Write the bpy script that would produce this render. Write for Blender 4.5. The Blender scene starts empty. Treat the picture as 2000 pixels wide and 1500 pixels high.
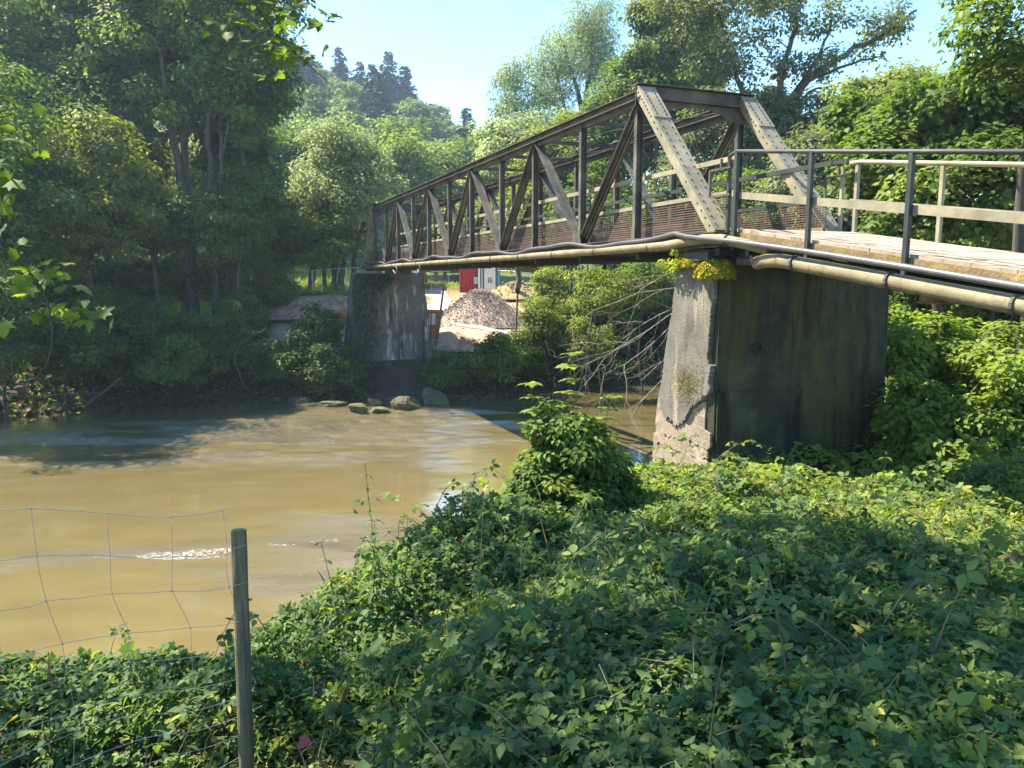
import bpy, math, random
import numpy as np

# ------------------------------------------------------------------ camera, sky, sun, exposure
S = bpy.context.scene
COL = S.collection
EYE = 5.2
PITCH = math.radians(7.88)
cam_d = bpy.data.cameras.new("camera")
cam_d.sensor_width = 36.0
cam_d.lens = 27.0
cam_d.clip_start = 0.05
cam_d.clip_end = 3000.0
cam = bpy.data.objects.new("camera", cam_d)
COL.objects.link(cam)
cam.location = (0, 0, EYE)
cam.rotation_euler = (math.pi / 2 - PITCH, 0, 0)
S.camera = cam

SUN_EL = math.radians(54.0)
SUN_AZ = math.radians(-66.0)          # clockwise from +y: the sun stands to the left
SUN_DIR = (math.sin(SUN_AZ) * math.cos(SUN_EL), math.cos(SUN_AZ) * math.cos(SUN_EL), math.sin(SUN_EL))
world = bpy.data.worlds.new("World")
S.world = world
world.use_nodes = True
wn = world.node_tree
bg = wn.nodes["Background"]
sky = wn.nodes.new("ShaderNodeTexSky")
sky.sky_type = 'NISHITA'
sky.sun_disc = False
sky.sun_elevation = SUN_EL
sky.sun_rotation = SUN_AZ
sky.altitude = 200
sky.air_density = 1.15
sky.dust_density = 0.0
sky.ozone_density = 3.5
hsv = wn.nodes.new("ShaderNodeHueSaturation")
hsv.inputs["Saturation"].default_value = 1.2
hsv.inputs["Value"].default_value = 1.0
wn.links.new(sky.outputs[0], hsv.inputs["Color"])
wn.links.new(hsv.outputs[0], bg.inputs[0])
bg.inputs[1].default_value = 0.112
sun_d = bpy.data.lights.new("sun", 'SUN')
sun_d.energy = 4.9
sun_d.angle = math.radians(0.53)
sun_d.color = (1.0, 0.92, 0.76)
sun = bpy.data.objects.new("sun", sun_d)
COL.objects.link(sun)
from mathutils import Vector
sun.rotation_euler = Vector(SUN_DIR).to_track_quat('Z', 'Y').to_euler()
sun.location = (-40, 20, 60)
S.view_settings.view_transform = 'Standard'
S.view_settings.look = 'None'
S.view_settings.exposure = 2.1
S.view_settings.gamma = 1.0
S.render.engine = 'CYCLES'
S.cycles.use_denoising = True
S.cycles.max_bounces = 8
S.cycles.diffuse_bounces = 3
S.cycles.glossy_bounces = 3
S.cycles.transmission_bounces = 4
S.cycles.volume_bounces = 0
S.cycles.sample_clamp_direct = 6.0
S.cycles.caustics_reflective = False
S.cycles.caustics_refractive = False

RNG = np.random.default_rng(7)
random.seed(7)

# ------------------------------------------------------------------ helpers
CP, SP = math.cos(PITCH), math.sin(PITCH)


def ray(px, py):
    """direction seen at a point of the 2000 x 1500 photograph"""
    a, b = (px - 1000) / 1500.0, (750 - py) / 1500.0
    return np.array([a, CP + b * SP, -SP + b * CP])


def at(px, py, D):
    d = ray(px, py)
    return np.array([0, 0, EYE]) + d * (D / d[1])


def on_z(px, py, z):
    d = ray(px, py)
    return np.array([0, 0, EYE]) + d * ((z - EYE) / d[2])


def nrm(v):
    v = np.asarray(v, float)
    return v / (np.linalg.norm(v, axis=-1, keepdims=True) + 1e-12)


def vnoise(x, y, seed=0):
    x = np.asarray(x, float); y = np.asarray(y, float)
    xi, yi = np.floor(x).astype(np.int64), np.floor(y).astype(np.int64)
    fx, fy = x - xi, y - yi
    fx = fx * fx * (3 - 2 * fx); fy = fy * fy * (3 - 2 * fy)

    def h(i, j):
        n = (i * 374761393 + j * 668265263 + seed * 974711) & 0x7fffffff
        n = ((n ^ (n >> 13)) * 1274126177) & 0x7fffffff
        return ((n ^ (n >> 16)) & 0xffff) / 65535.0
    a = h(xi, yi) * (1 - fx) + h(xi + 1, yi) * fx
    b = h(xi, yi + 1) * (1 - fx) + h(xi + 1, yi + 1) * fx
    return a * (1 - fy) + b * fy


def fbm(x, y, seed=0, o=3):
    s, a, t = 0, 1, 0
    for k in range(o):
        s = s + a * vnoise(x * 2 ** k, y * 2 ** k, seed + k); t += a; a *= .5
    return s / t


def smooth(a, b, x):
    t = np.clip((np.asarray(x, float) - a) / (b - a), 0, 1)
    return t * t * (3 - 2 * t)


def tag(o, label=None, cat=None, group=None, kind=None):
    if label: o["label"] = label
    if cat: o["category"] = cat
    if group: o["group"] = group
    if kind: o["kind"] = kind
    return o


def empty(name, loc, label, cat, group=None, rz=0):
    o = bpy.data.objects.new(name, None)
    o.empty_display_size = 0.3
    o.location = tuple(float(v) for v in loc)
    o.rotation_euler = (0, 0, rz)
    COL.objects.link(o)
    return tag(o, label, cat, group)


def link_mesh(name, me, parent=None, loc=None):
    o = bpy.data.objects.new(name, me)
    COL.objects.link(o)
    if parent is not None: o.parent = parent
    if loc is not None: o.location = tuple(float(v) for v in loc)
    return o


class MB:
    """collects boxes, beams, tubes and polygons into one mesh"""
    def __init__(s):
        s.v, s.f, s.m = [], [], []

    def add(s, vs, fs, mi=0):
        n = len(s.v)
        s.v += [tuple(float(c) for c in p) for p in vs]
        s.f += [tuple(i + n for i in f) for f in fs]
        s.m += [mi] * len(fs)

    def box(s, c, ax, ay, az, mi=0):
        c, ax, ay, az = [np.asarray(k, float) for k in (c, ax, ay, az)]
        vs = [c + sx * ax + sy * ay + sz * az for sz in (-1, 1) for sy in (-1, 1) for sx in (-1, 1)]
        s.add(vs, [(0, 2, 3, 1), (4, 5, 7, 6), (0, 1, 5, 4), (2, 6, 7, 3), (0, 4, 6, 2), (1, 3, 7, 5)], mi)

    def beam(s, p, q, w, h, side=None, mi=0, off=(0, 0)):
        """bar from p to q, w wide along 'side', h deep"""
        p, q = np.asarray(p, float), np.asarray(q, float)
        d = q - p; L = np.linalg.norm(d); d = d / L
        side = np.array([0, 0, 1.0]) if side is None else np.asarray(side, float)
        a = side - d * (side @ d); a = a / (np.linalg.norm(a) + 1e-9)
        b = np.cross(d, a)
        if b[2] < -1e-6: b = -b
        s.box((p + q) / 2 + a * off[0] + b * off[1], d * L / 2, a * w / 2, b * h / 2, mi)

    def tube(s, pts, r, n=8, mi=0, caps=True):
        pts = np.asarray(pts, float)
        k = len(pts)
        r = np.full(k, r) if np.isscalar(r) else np.asarray(r, float)
        t = np.gradient(pts, axis=0) if k > 2 else np.repeat((pts[1] - pts[0])[None], k, 0)
        t = nrm(t)
        ref = np.array([0, 0, 1.0]) if abs(t[0][2]) < .8 else np.array([1.0, 0, 0])
        a = np.cross(t[0], ref); a /= np.linalg.norm(a)
        base = len(s.v)
        for i in range(k):
            a = a - t[i] * (a @ t[i]); a /= np.linalg.norm(a) + 1e-9
            b = np.cross(t[i], a)
            for j in range(n):
                an = 2 * math.pi * j / n
                s.v.append(tuple(pts[i] + r[i] * (math.cos(an) * a + math.sin(an) * b)))
        for i in range(k - 1):
            for j in range(n):
                s.f.append((base + i * n + j, base + i * n + (j + 1) % n, base + (i + 1) * n + (j + 1) % n, base + (i + 1) * n + j)); s.m.append(mi)
        if caps:
            s.f.append(tuple(base + j for j in range(n))[::-1]); s.m.append(mi)
            s.f.append(tuple(base + (k - 1) * n + j for j in range(n))); s.m.append(mi)

    def prism(s, outline, o, ax, ay, dz, mi=0):
        """flat outline [(a, b)] laid at o + a*ax + b*ay and thickened by the vector dz"""
        o, ax, ay, dz = [np.asarray(k, float) for k in (o, ax, ay, dz)]
        n = len(outline)
        lo = [o + a * ax + b * ay for a, b in outline]
        hi = [p + dz for p in lo]
        fs = [tuple(range(n))[::-1], tuple(range(n, 2 * n))]
        fs += [(i, (i + 1) % n, n + (i + 1) % n, n + i) for i in range(n)]
        s.add(lo + hi, fs, mi)

    def rivet(s, c, n, r=.012, mi=1):
        n = nrm(n); a = np.cross(n, [.3, .5, .8]); a /= np.linalg.norm(a); b = np.cross(n, a)
        vs = [c + r * (math.cos(k * math.pi / 3) * a + math.sin(k * math.pi / 3) * b) for k in range(6)]
        vs += [c + n * r * .9 + .55 * r * (math.cos(k * math.pi / 3) * a + math.sin(k * math.pi / 3) * b) for k in range(6)]
        s.add(vs, [(i, (i + 1) % 6, 6 + (i + 1) % 6, 6 + i) for i in range(6)] + [tuple(range(6, 12))], mi)

    def build(s, name, mats, parent=None, loc=None, smooth_=False, bevel=0):
        me = bpy.data.meshes.new(name)
        o0 = np.zeros(3) if loc is None else np.asarray(loc, float)
        vs = np.asarray(s.v) - o0
        if parent is not None and loc is None:
            vs = vs - np.array(parent_world(parent))
        me.from_pydata([tuple(p) for p in vs], [], s.f)
        for m in (mats if isinstance(mats, (list, tuple)) else [mats]): me.materials.append(m)
        me.polygons.foreach_set("material_index", s.m)
        if smooth_: me.polygons.foreach_set("use_smooth", [True] * len(s.f))
        me.update()
        o = link_mesh(name, me, parent, loc)
        if bevel:
            b = o.modifiers.new("bevel", 'BEVEL'); b.width = bevel; b.segments = 2; b.limit_method = 'ANGLE'
        return o


def parent_world(o):
    p = np.zeros(3)
    while o is not None:
        p = p + np.array(o.location); o = o.parent
    return p


# ------------------------------------------------------------------ materials
def newmat(name):
    m = bpy.data.materials.new(name); m.use_nodes = True
    nt = m.node_tree
    return m, nt, nt.nodes["Principled BSDF"], nt.nodes["Material Output"]


def N(nt, kind, **kw):
    n = nt.nodes.new(kind)
    for k, v in kw.items():
        if k.startswith("i_"): n.inputs[k[2:].replace("_", " ")].default_value = v
        else: setattr(n, k, v)
    return n


def ramp(nt, stops, interp='LINEAR'):
    r = nt.nodes.new("ShaderNodeValToRGB")
    r.color_ramp.interpolation = interp
    e = r.color_ramp.elements
    while len(e) < len(stops): e.new(.5)
    for k, (p, c) in zip(e, stops):
        k.position = p; k.color = (*c, 1)
    return r


def leaf_mat(name, stops, trans=.35, tcol=(1.5, 1.6, .55), rough=.6, spec=.18):
    m, nt, p, out = newmat(name)
    a = N(nt, "ShaderNodeAttribute", attribute_name="tint")
    r = ramp(nt, stops)
    nt.links.new(a.outputs["Fac"], r.inputs[0])
    nt.links.new(r.outputs[0], p.inputs["Base Color"])
    p.inputs["Roughness"].default_value = rough
    p.inputs["Specular IOR Level"].default_value = spec
    t = N(nt, "ShaderNodeBsdfTranslucent")
    mul = N(nt, "ShaderNodeMix", data_type='RGBA', blend_type='MULTIPLY')
    mul.inputs["Factor"].default_value = 1
    nt.links.new(r.outputs[0], mul.inputs["A"]); mul.inputs["B"].default_value = (*tcol, 1)
    nt.links.new(mul.outputs["Result"], t.inputs[0])
    mx = N(nt, "ShaderNodeMixShader"); mx.inputs[0].default_value = trans
    nt.links.new(p.outputs[0], mx.inputs[1]); nt.links.new(t.outputs[0], mx.inputs[2])
    nt.links.new(mx.outputs[0], out.inputs[0])
    return m


def noise_mat(name, stops, scale=4, detail=6, rough=.8, bump=.3, bscale=None, stretch=(1, 1, 1), spec=.3, dist=.0, bdist=.02, second=None):
    m, nt, p, out = newmat(name)
    tc = N(nt, "ShaderNodeTexCoord"); mp = N(nt, "ShaderNodeMapping"); mp.inputs["Scale"].default_value = stretch
    nt.links.new(tc.outputs["Object"], mp.inputs[0])
    n = N(nt, "ShaderNodeTexNoise"); n.inputs["Scale"].default_value = scale; n.inputs["Detail"].default_value = detail
    n.inputs["Distortion"].default_value = dist; n.inputs["Roughness"].default_value = .62
    nt.links.new(mp.outputs[0], n.inputs["Vector"])
    r = ramp(nt, stops); nt.links.new(n.outputs[0], r.inputs[0])
    col = r.outputs[0]
    if second:                       # patches of another colour: (colour, scale, lo, hi)
        c2, sc2, lo, hi = second
        n2 = N(nt, "ShaderNodeTexNoise"); n2.inputs["Scale"].default_value = sc2; n2.inputs["Detail"].default_value = 8
        n2.inputs["Roughness"].default_value = .7
        nt.links.new(tc.outputs["Object"], n2.inputs["Vector"])
        r2 = ramp(nt, [(lo, (0, 0, 0)), (hi, (1, 1, 1))]); nt.links.new(n2.outputs[0], r2.inputs[0])
        mx = N(nt, "ShaderNodeMix", data_type='RGBA'); nt.links.new(r2.outputs[0], mx.inputs["Factor"])
        nt.links.new(col, mx.inputs["A"]); mx.inputs["B"].default_value = (*c2, 1)
        col = mx.outputs["Result"]
    nt.links.new(col, p.inputs["Base Color"])
    p.inputs["Roughness"].default_value = rough; p.inputs["Specular IOR Level"].default_value = spec
    if bump:
        nb = N(nt, "ShaderNodeTexNoise"); nb.inputs["Scale"].default_value = bscale or scale * 3; nb.inputs["Detail"].default_value = 8
        nb.inputs["Roughness"].default_value = .65
        nt.links.new(mp.outputs[0], nb.inputs["Vector"])
        b = N(nt, "ShaderNodeBump"); b.inputs["Strength"].default_value = bump; b.inputs["Distance"].default_value = bdist
        nt.links.new(nb.outputs[0], b.inputs["Height"]); nt.links.new(b.outputs[0], p.inputs["Normal"])
    return m


M = {}
M["steel"] = noise_mat("painted_steel", [(.3, (.034, .033, .028)), (.5, (.075, .068, .052)), (.7, (.15, .13, .09))], scale=2.2, rough=.62, bump=.25, bscale=30, second=((.16, .075, .03), 5, .56, .70))
M["steel_dark"] = noise_mat("dark_steel", [(.3, (.022, .026, .021)), (.6, (.042, .047, .038)), (.8, (.075, .075, .058))], scale=3, rough=.55, bump=.2, bscale=30, second=((.12, .05, .025), 6, .6, .72))
M["steel_beige"] = noise_mat("beige_steel", [(.3, (.15, .13, .085)), (.55, (.25, .215, .14)), (.8, (.34, .295, .195))], scale=2.5, rough=.6, bump=.25, bscale=25, second=((.2, .09, .04), 4, .60, .72))
M["rivet"] = noise_mat("rivet_steel", [(.3, (.05, .045, .035)), (.7, (.09, .08, .06))], scale=8, bump=0)  # dark tone combines rust with the rivets' small shadows, painted in
M["steel_rust"] = noise_mat("rusty_steel", [(.3, (.13, .06, .03)), (.5, (.25, .16, .08)), (.7, (.33, .26, .13))], scale=5, rough=.75, bump=.3)
M["mesh"] = noise_mat("rusty_wire", [(.3, (.085, .055, .038)), (.7, (.15, .095, .065))], scale=2, rough=.7, bump=0)
M["wood"] = noise_mat("weathered_planks", [(.3, (.15, .11, .075)), (.5, (.28, .22, .155)), (.75, (.40, .32, .24))], scale=3, stretch=(1, 1, 1), rough=.8, bump=.3, second=((.36, .13, .10), 1.6, .58, .70))
M["deckwood"] = noise_mat("bridge_deck_wood", [(.3, (.12, .08, .055)), (.6, (.24, .16, .11)), (.8, (.32, .22, .16))], scale=5, rough=.8, bump=.3)
M["mossedge"] = noise_mat("mossy_edge", [(.3, (.10, .07, .03)), (.5, (.19, .13, .04)), (.7, (.26, .20, .09))], scale=7, rough=.9, bump=.6, bdist=.03, second=((.17, .11, .075), 2.5, .45, .6))
M["pipe"] = noise_mat("ochre_pipe", [(.3, (.10, .08, .045)), (.5, (.19, .155, .085)), (.75, (.27, .225, .13))], scale=3, rough=.7, bump=.3, second=((.10, .08, .04), 6, .50, .66))
M["cable"] = noise_mat("grey_plastic_duct", [(.3, (.05, .046, .045)), (.7, (.095, .088, .086))], scale=4, rough=.4, bump=.05, spec=.5)
M["clamp"] = noise_mat("clamp_steel", [(.3, (.05, .045, .04)), (.7, (.1, .08, .06))], scale=6, bump=0)
M["bark"] = noise_mat("grey_brown_bark", [(.3, (.035, .028, .02)), (.55, (.08, .065, .05)), (.75, (.14, .12, .095))], scale=3, stretch=(1, 1, .25), rough=.9, bump=.6, bdist=.04)
M["bark_pale"] = noise_mat("pale_bark", [(.3, (.08, .07, .055)), (.55, (.16, .145, .12)), (.75, (.25, .225, .19))], scale=3, stretch=(1, 1, .3), rough=.9, bump=.5, bdist=.03)
M["drift"] = noise_mat("grey_driftwood", [(.3, (.05, .04, .03)), (.6, (.11, .09, .065)), (.8, (.18, .15, .11))], scale=5, rough=.85, bump=.3)
M["twig"] = noise_mat("bare_dead_wood", [(.3, (.12, .10, .075)), (.6, (.23, .195, .155)), (.8, (.34, .30, .25))], scale=5, rough=.8, bump=.2)
M["postwood"] = noise_mat("grey_fence_wood", [(.3, (.07, .055, .03)), (.5, (.16, .125, .065)), (.75, (.23, .19, .11))], scale=4, stretch=(14, 14, .6), rough=.9, bump=1.0, bdist=.006, second=((.10, .11, .05), 4, .52, .66))
M["wire"] = noise_mat("galvanised_wire", [(.3, (.32, .33, .34)), (.7, (.5, .5, .5))], scale=10, rough=.4, bump=0)
M["wire"].node_tree.nodes["Principled BSDF"].inputs["Metallic"].default_value = .6
M["rock"] = noise_mat("river_rock", [(.3, (.045, .038, .026)), (.5, (.09, .075, .052)), (.75, (.16, .135, .095))], scale=2.5, rough=.9, bump=1.0, bdist=.08, second=((.10, .105, .025), 1.8, .44, .58))
M["gravel"] = noise_mat("gravel_stones", [(.3, (.16, .12, .095)), (.5, (.32, .25, .205)), (.75, (.46, .38, .32))], scale=6, rough=.9, bump=.8, bdist=.05)
M["red_paint"] = noise_mat("red_container_paint", [(.3, (.42, .02, .025)), (.7, (.56, .04, .045))], scale=1.5, rough=.45, bump=.05)
M["white_paint"] = noise_mat("white_paint", [(.3, (.62, .62, .60)), (.7, (.78, .78, .76))], scale=1.5, rough=.5, bump=.05)
M["blue_paint"] = noise_mat("blue_cabin_paint", [(.3, (.03, .12, .20)), (.7, (.06, .19, .29))], scale=2, rough=.5, bump=.05)
M["orange_paint"] = noise_mat("orange_paint", [(.3, (.42, .12, .015)), (.6, (.58, .19, .03)), (.8, (.45, .16, .05))], scale=3, rough=.6, bump=.1)
M["maroon"] = noise_mat("maroon_paint", [(.3, (.17, .025, .03)), (.7, (.25, .04, .045))], scale=2, rough=.45, bump=.05)
M["dark"] = noise_mat("dark_rubber", [(.3, (.012, .012, .013)), (.7, (.03, .03, .03))], scale=6, rough=.8, bump=0)
M["moss"] = leaf_mat("yellow_moss", [(0, (.09, .085, .012)), (.4, (.24, .205, .02)), (.75, (.40, .33, .025)), (1, (.48, .42, .05))], trans=.1, rough=.9, spec=.1)

LEAF = {}
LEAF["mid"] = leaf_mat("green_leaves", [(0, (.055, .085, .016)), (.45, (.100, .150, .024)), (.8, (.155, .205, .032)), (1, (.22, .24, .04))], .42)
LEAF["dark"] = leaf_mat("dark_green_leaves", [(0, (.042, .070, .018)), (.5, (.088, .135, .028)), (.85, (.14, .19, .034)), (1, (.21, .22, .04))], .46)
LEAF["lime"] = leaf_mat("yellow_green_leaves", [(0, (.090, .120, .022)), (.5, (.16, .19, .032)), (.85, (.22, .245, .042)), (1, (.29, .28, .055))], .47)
LEAF["willow"] = leaf_mat("grey_green_willow_leaves", [(0, (.17, .205, .090)), (.5, (.28, .325, .145)), (.85, (.34, .375, .185)), (1, (.37, .39, .23))], .50, tcol=(1.15, 1.25, .75))
LEAF["oak"] = leaf_mat("blue_green_oak_leaves", [(0, (.065, .088, .038)), (.5, (.125, .152, .062)), (.85, (.19, .21, .09)), (1, (.25, .25, .13))], .38, spec=.25)
LEAF["conifer"] = leaf_mat("dark_needles", [(0, (.014, .030, .022)), (.6, (.032, .060, .038)), (1, (.06, .09, .05))], .12)
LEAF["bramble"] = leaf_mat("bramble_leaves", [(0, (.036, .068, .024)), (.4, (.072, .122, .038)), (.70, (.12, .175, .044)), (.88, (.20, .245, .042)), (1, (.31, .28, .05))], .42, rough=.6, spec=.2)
LEAF["shoot"] = leaf_mat("shoot_and_sunlit_leaves", [(0, (.10, .15, .026)), (.6, (.19, .25, .040)), (1, (.30, .32, .06))], .5)  # young shoots; also a lighter tone for brambles meant to look sunlit
LEAF["grass"] = leaf_mat("meadow_grass", [(0, (.12, .17, .03)), (.5, (.21, .26, .045)), (1, (.33, .31, .08))], .4)
LEAF["dead"] = leaf_mat("dead_brown_leaves", [(0, (.035, .016, .008)), (.6, (.07, .032, .013)), (1, (.12, .06, .025))], .25, tcol=(1.2, 1, .7))
LEAF["hay"] = leaf_mat("dry_stalks", [(0, (.10, .075, .035)), (.6, (.20, .15, .075)), (1, (.32, .26, .14))], .2, tcol=(1, 1, .8))
LEAF["ivy"] = leaf_mat("ivy_leaves", [(0, (.014, .03, .012)), (.6, (.03, .055, .02)), (1, (.06, .09, .03))], .2, spec=.5)

# ------------------------------------------------------------------ leaf templates: x along the leaf, y across, z off the blade
TPL = {
    "quad": ([(0, 0, 0), (.5, .34, .07), (1, 0, -.05), (.5, -.34, .07)], [(0, 1, 2, 3)]),
    "narrow": ([(0, 0, 0), (.45, .13, .02), (1, 0, -.08), (.45, -.13, .02)], [(0, 1, 2, 3)]),
    "clump": ([(0, 0, 0), (.35, .42, .1), (1, .12, -.1), (.6, -.45, .08)], [(0, 1, 2, 3)]),
    "blade": ([(0, .035, 0), (.6, .03, .06), (1, 0, .2), (.6, -.03, .06), (0, -.035, 0)], [(0, 4, 3, 1), (1, 3, 2, 2)]),
    "ovate": ([(0, 0, 0), (.18, .20, .05), (.42, .31, .07), (.72, .19, .03), (1, 0, -.10), (.72, -.19, .03), (.42, -.31, .07), (.18, -.20, .05), (.42, 0, 0), (.72, 0, -.03)],
              [(0, 8, 2, 1), (8, 9, 3, 2), (9, 4, 3, 3), (0, 7, 6, 8), (8, 6, 5, 9), (9, 5, 4, 4)]),
    "maple": ([(0, 0, 0), (.06, .28, .02), (-.02, .46, -.03), (.26, .36, .03), (.46, .56, -.05), (.52, .26, .04), (.74, .24, .0), (1, 0, -.10),
               (.74, -.24, .0), (.52, -.26, .04), (.46, -.56, -.05), (.26, -.36, .03), (-.02, -.46, -.03), (.06, -.28, .02), (.4, 0, 0)],
              [(0, 14, 1, 1), (14, 3, 2, 1), (14, 5, 4, 3), (14, 7, 6, 5), (14, 9, 8, 7), (14, 11, 10, 9), (14, 13, 12, 11), (0, 13, 14, 14)]),
}
TPL["nettle"] = ([(0, 0, 0), (.22, .17, .04), (.55, .15, .03), (1, 0, -.14), (.55, -.15, .03), (.22, -.17, .04), (.4, 0, -.01)], [(0, 6, 1, 1), (6, 2, 1, 1), (6, 3, 2, 2), (6, 4, 3, 3), (6, 5, 4, 4), (0, 5, 6, 6)])
# a spray of seven leaves on one twig, for the nearer crowns
def _spray():
    tv, tf = [], []
    r = np.random.default_rng(3)
    for k in range(7):
        a = (-1) ** k * r.uniform(.35, 1.1); bx = .05 + k * .10
        L = r.uniform(.30, .42); W = L * .30
        d = np.array([math.cos(a), math.sin(a)]); e = np.array([-d[1], d[0]])
        z0 = r.uniform(-.06, .06); dz = r.uniform(-.12, .10)
        p = np.array([bx, 0]); i = len(tv)
        for (u, v, zz) in ((0, 0, 0), (.45, 1, .05), (1, 0, 0), (.45, -1, .05)):
            q = p + d * u * L + e * v * W
            tv.append((q[0], q[1], z0 + dz * u + zz))
        tf.append((i, i + 1, i + 2, i + 3))
    return tv, tf
TPL["spray"] = _spray()


def leaf_mesh(name, P, Nn, size, tint, mat, tpl="quad", axis=None, origin=(0, 0, 0), rng=RNG):
    tv, tf = TPL[tpl]
    tv = np.array(tv, float); k = len(tv)
    n = len(P)
    P = np.asarray(P, float) - np.asarray(origin, float)
    Nn = nrm(Nn)
    ax = rng.normal(size=(n, 3)) if axis is None else np.asarray(axis, float) + rng.normal(size=(n, 3)) * .15
    t = nrm(ax - Nn * (ax * Nn).sum(1, keepdims=True))
    b = np.cross(Nn, t)
    size = np.broadcast_to(np.asarray(size, float), (n,))
    V = P[:, None, :] + size[:, None, None] * (tv[None, :, 0:1] * t[:, None, :] + tv[None, :, 1:2] * b[:, None, :] + tv[None, :, 2:3] * Nn[:, None, :])
    faces = [tuple(dict.fromkeys(f)) for f in tf]
    sizes = np.array([len(f) for f in faces])
    flat = np.concatenate([np.array(f) for f in faces])
    nf = len(faces); nl = len(flat)
    me = bpy.data.meshes.new(name)
    me.vertices.add(n * k); me.vertices.foreach_set("co", V.astype(np.float32).ravel())
    me.loops.add(n * nl)
    me.loops.foreach_set("vertex_index", (flat[None, :] + (np.arange(n) * k)[:, None]).astype(np.int32).ravel())
    me.polygons.add(n * nf)
    st = np.concatenate([[0], np.cumsum(sizes)[:-1]])
    me.polygons.foreach_set("loop_start", (st[None, :] + (np.arange(n) * nl)[:, None]).astype(np.int32).ravel())
    me.polygons.foreach_set("loop_total", np.tile(sizes, n).astype(np.int32))
    a = me.attributes.new("tint", 'FLOAT', 'FACE')
    tint = np.asarray(tint, float)
    if tpl == "spray":
        tt = np.clip(np.repeat(tint, nf) + rng.normal(0, .10, n * nf), 0, 1)
    else:
        tt = np.repeat(tint, nf)
    a.data.foreach_set("value", tt.astype(np.float32))
    me.materials.append(mat)
    me.update(calc_edges=True)
    return me


# ------------------------------------------------------------------ the lie of the land
NEAR_EDGE = [(-80, -30), (-9, 3.0)] + [tuple(on_z(px, py, z)[:2]) for px, py, z in ((0, 1340, 2.35), (430, 1305, 2.4), (520, 1200, 2.6), (700, 1105, 2.75), (860, 1050, 2.75), (1000, 995, 2.75))] + \
            [(1.45, 9.8), (2.1, 11.6), (4.0, 13.6), (7, 15.6), (13, 19), (26, 27), (60, 46), (200, 110)]
FAR_EDGE = [(-200, -60), (-60, 2), (-34, 17)] + [tuple(on_z(px, py, 0)[:2]) for px, py in ((0, 822), (250, 795), (480, 778), (640, 772), (760, 776), (850, 772), (950, 770), (1040, 766), (1150, 755), (1300, 742))] + \
           [(18, 42.5), (40, 54), (80, 78), (200, 150)]


def seg_dist(x, y, line):
    d = np.full(x.shape, 1e9)
    for (x0, y0), (x1, y1) in zip(line[:-1], line[1:]):
        dx, dy = x1 - x0, y1 - y0
        t = np.clip(((x - x0) * dx + (y - y0) * dy) / (dx * dx + dy * dy), 0, 1)
        d = np.minimum(d, np.hypot(x - x0 - t * dx, y - y0 - t * dy))
    return d


def near_sd(x, y):
    ye = np.interp(x, [p[0] for p in NEAR_EDGE], [p[1] for p in NEAR_EDGE])
    return seg_dist(x, y, NEAR_EDGE) * np.where(y < ye, 1, -1)


def far_sd(x, y):
    ye = np.interp(x, [p[0] for p in FAR_EDGE], [p[1] for p in FAR_EDGE])
    return seg_dist(x, y, FAR_EDGE) * np.where(y > ye, 1, -1)


def ground(x, y):
    x = np.asarray(x, float); y = np.asarray(y, float)
    n1 = fbm(x * .45, y * .45, 5) - .5
    n2 = fbm(x * .09, y * .09, 15) - .5
    sn, sf = near_sd(x, y), far_sd(x, y)
    terr = np.interp(y, [-20, 0, 3, 8, 12, 18, 40], [3.7, 3.6, 3.1, 2.34, 2.12, 2.6, 3.2]) + .25 * n1
    terr = terr + .35 * smooth(4.5, 8, x) * smooth(14, 6, y) - .72 * smooth(.3, -1.3, x) * smooth(7.5, 5, y) - .22 * smooth(-.3, -1.0, x) * smooth(4.6, 3.8, y)
    terr = terr + .30 * (fbm(x * .8 + 7, y * .8, 33) - .5) * smooth(2.2, 3.5, y)
    hn = np.where(sn > 0, terr, terr + sn * 1.15)
    hn = np.where(sn > 0, hn + .25 * smooth(2, 8, sn) * n2, hn)
    rise = np.interp(sf, [0, .8, 2.6, 4.2, 9, 20, 32, 60], [-.1, .45, 1.9, 2.5, 2.75, 3.6, 4.6, 5.0])
    hill_amp = np.interp(x, [-400, -120, -60, -35, -10, 20, 60, 140], [58, 54, 43, 33, 22, 14, 8, 5])
    hill = hill_amp * smooth(80, 190, y - x * .10) + 12 * smooth(190, 420, y)
    pxx = 1000 + 1515 * x / np.maximum(y, 1)
    rise = rise + 1.45 * smooth(37.2, 42.3, y) * smooth(470, 545, pxx) * smooth(735, 690, pxx) * smooth(75, 52, y)
    hf = np.where(sf > 0, rise + .3 * n1 + .8 * n2 * smooth(4, 20, sf) + hill, sf * .6 - .1)
    h = np.maximum(np.maximum(hn, hf), -1.3)
    # flat working yard of the building site beyond the bridge
    return h


def axis_pts(lo, a, b, hi, fine, coarse):
    return np.unique(np.round(np.concatenate([np.linspace(lo, a, coarse), np.linspace(a, b, fine), np.linspace(b, hi, coarse)]), 4))


gx = axis_pts(-420, -26, 22, 420, 190, 40)
gy = axis_pts(-60, -1, 52, 560, 210, 48)
GX, GY = np.meshgrid(gx, gy)
GZ = ground(GX, GY)


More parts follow.
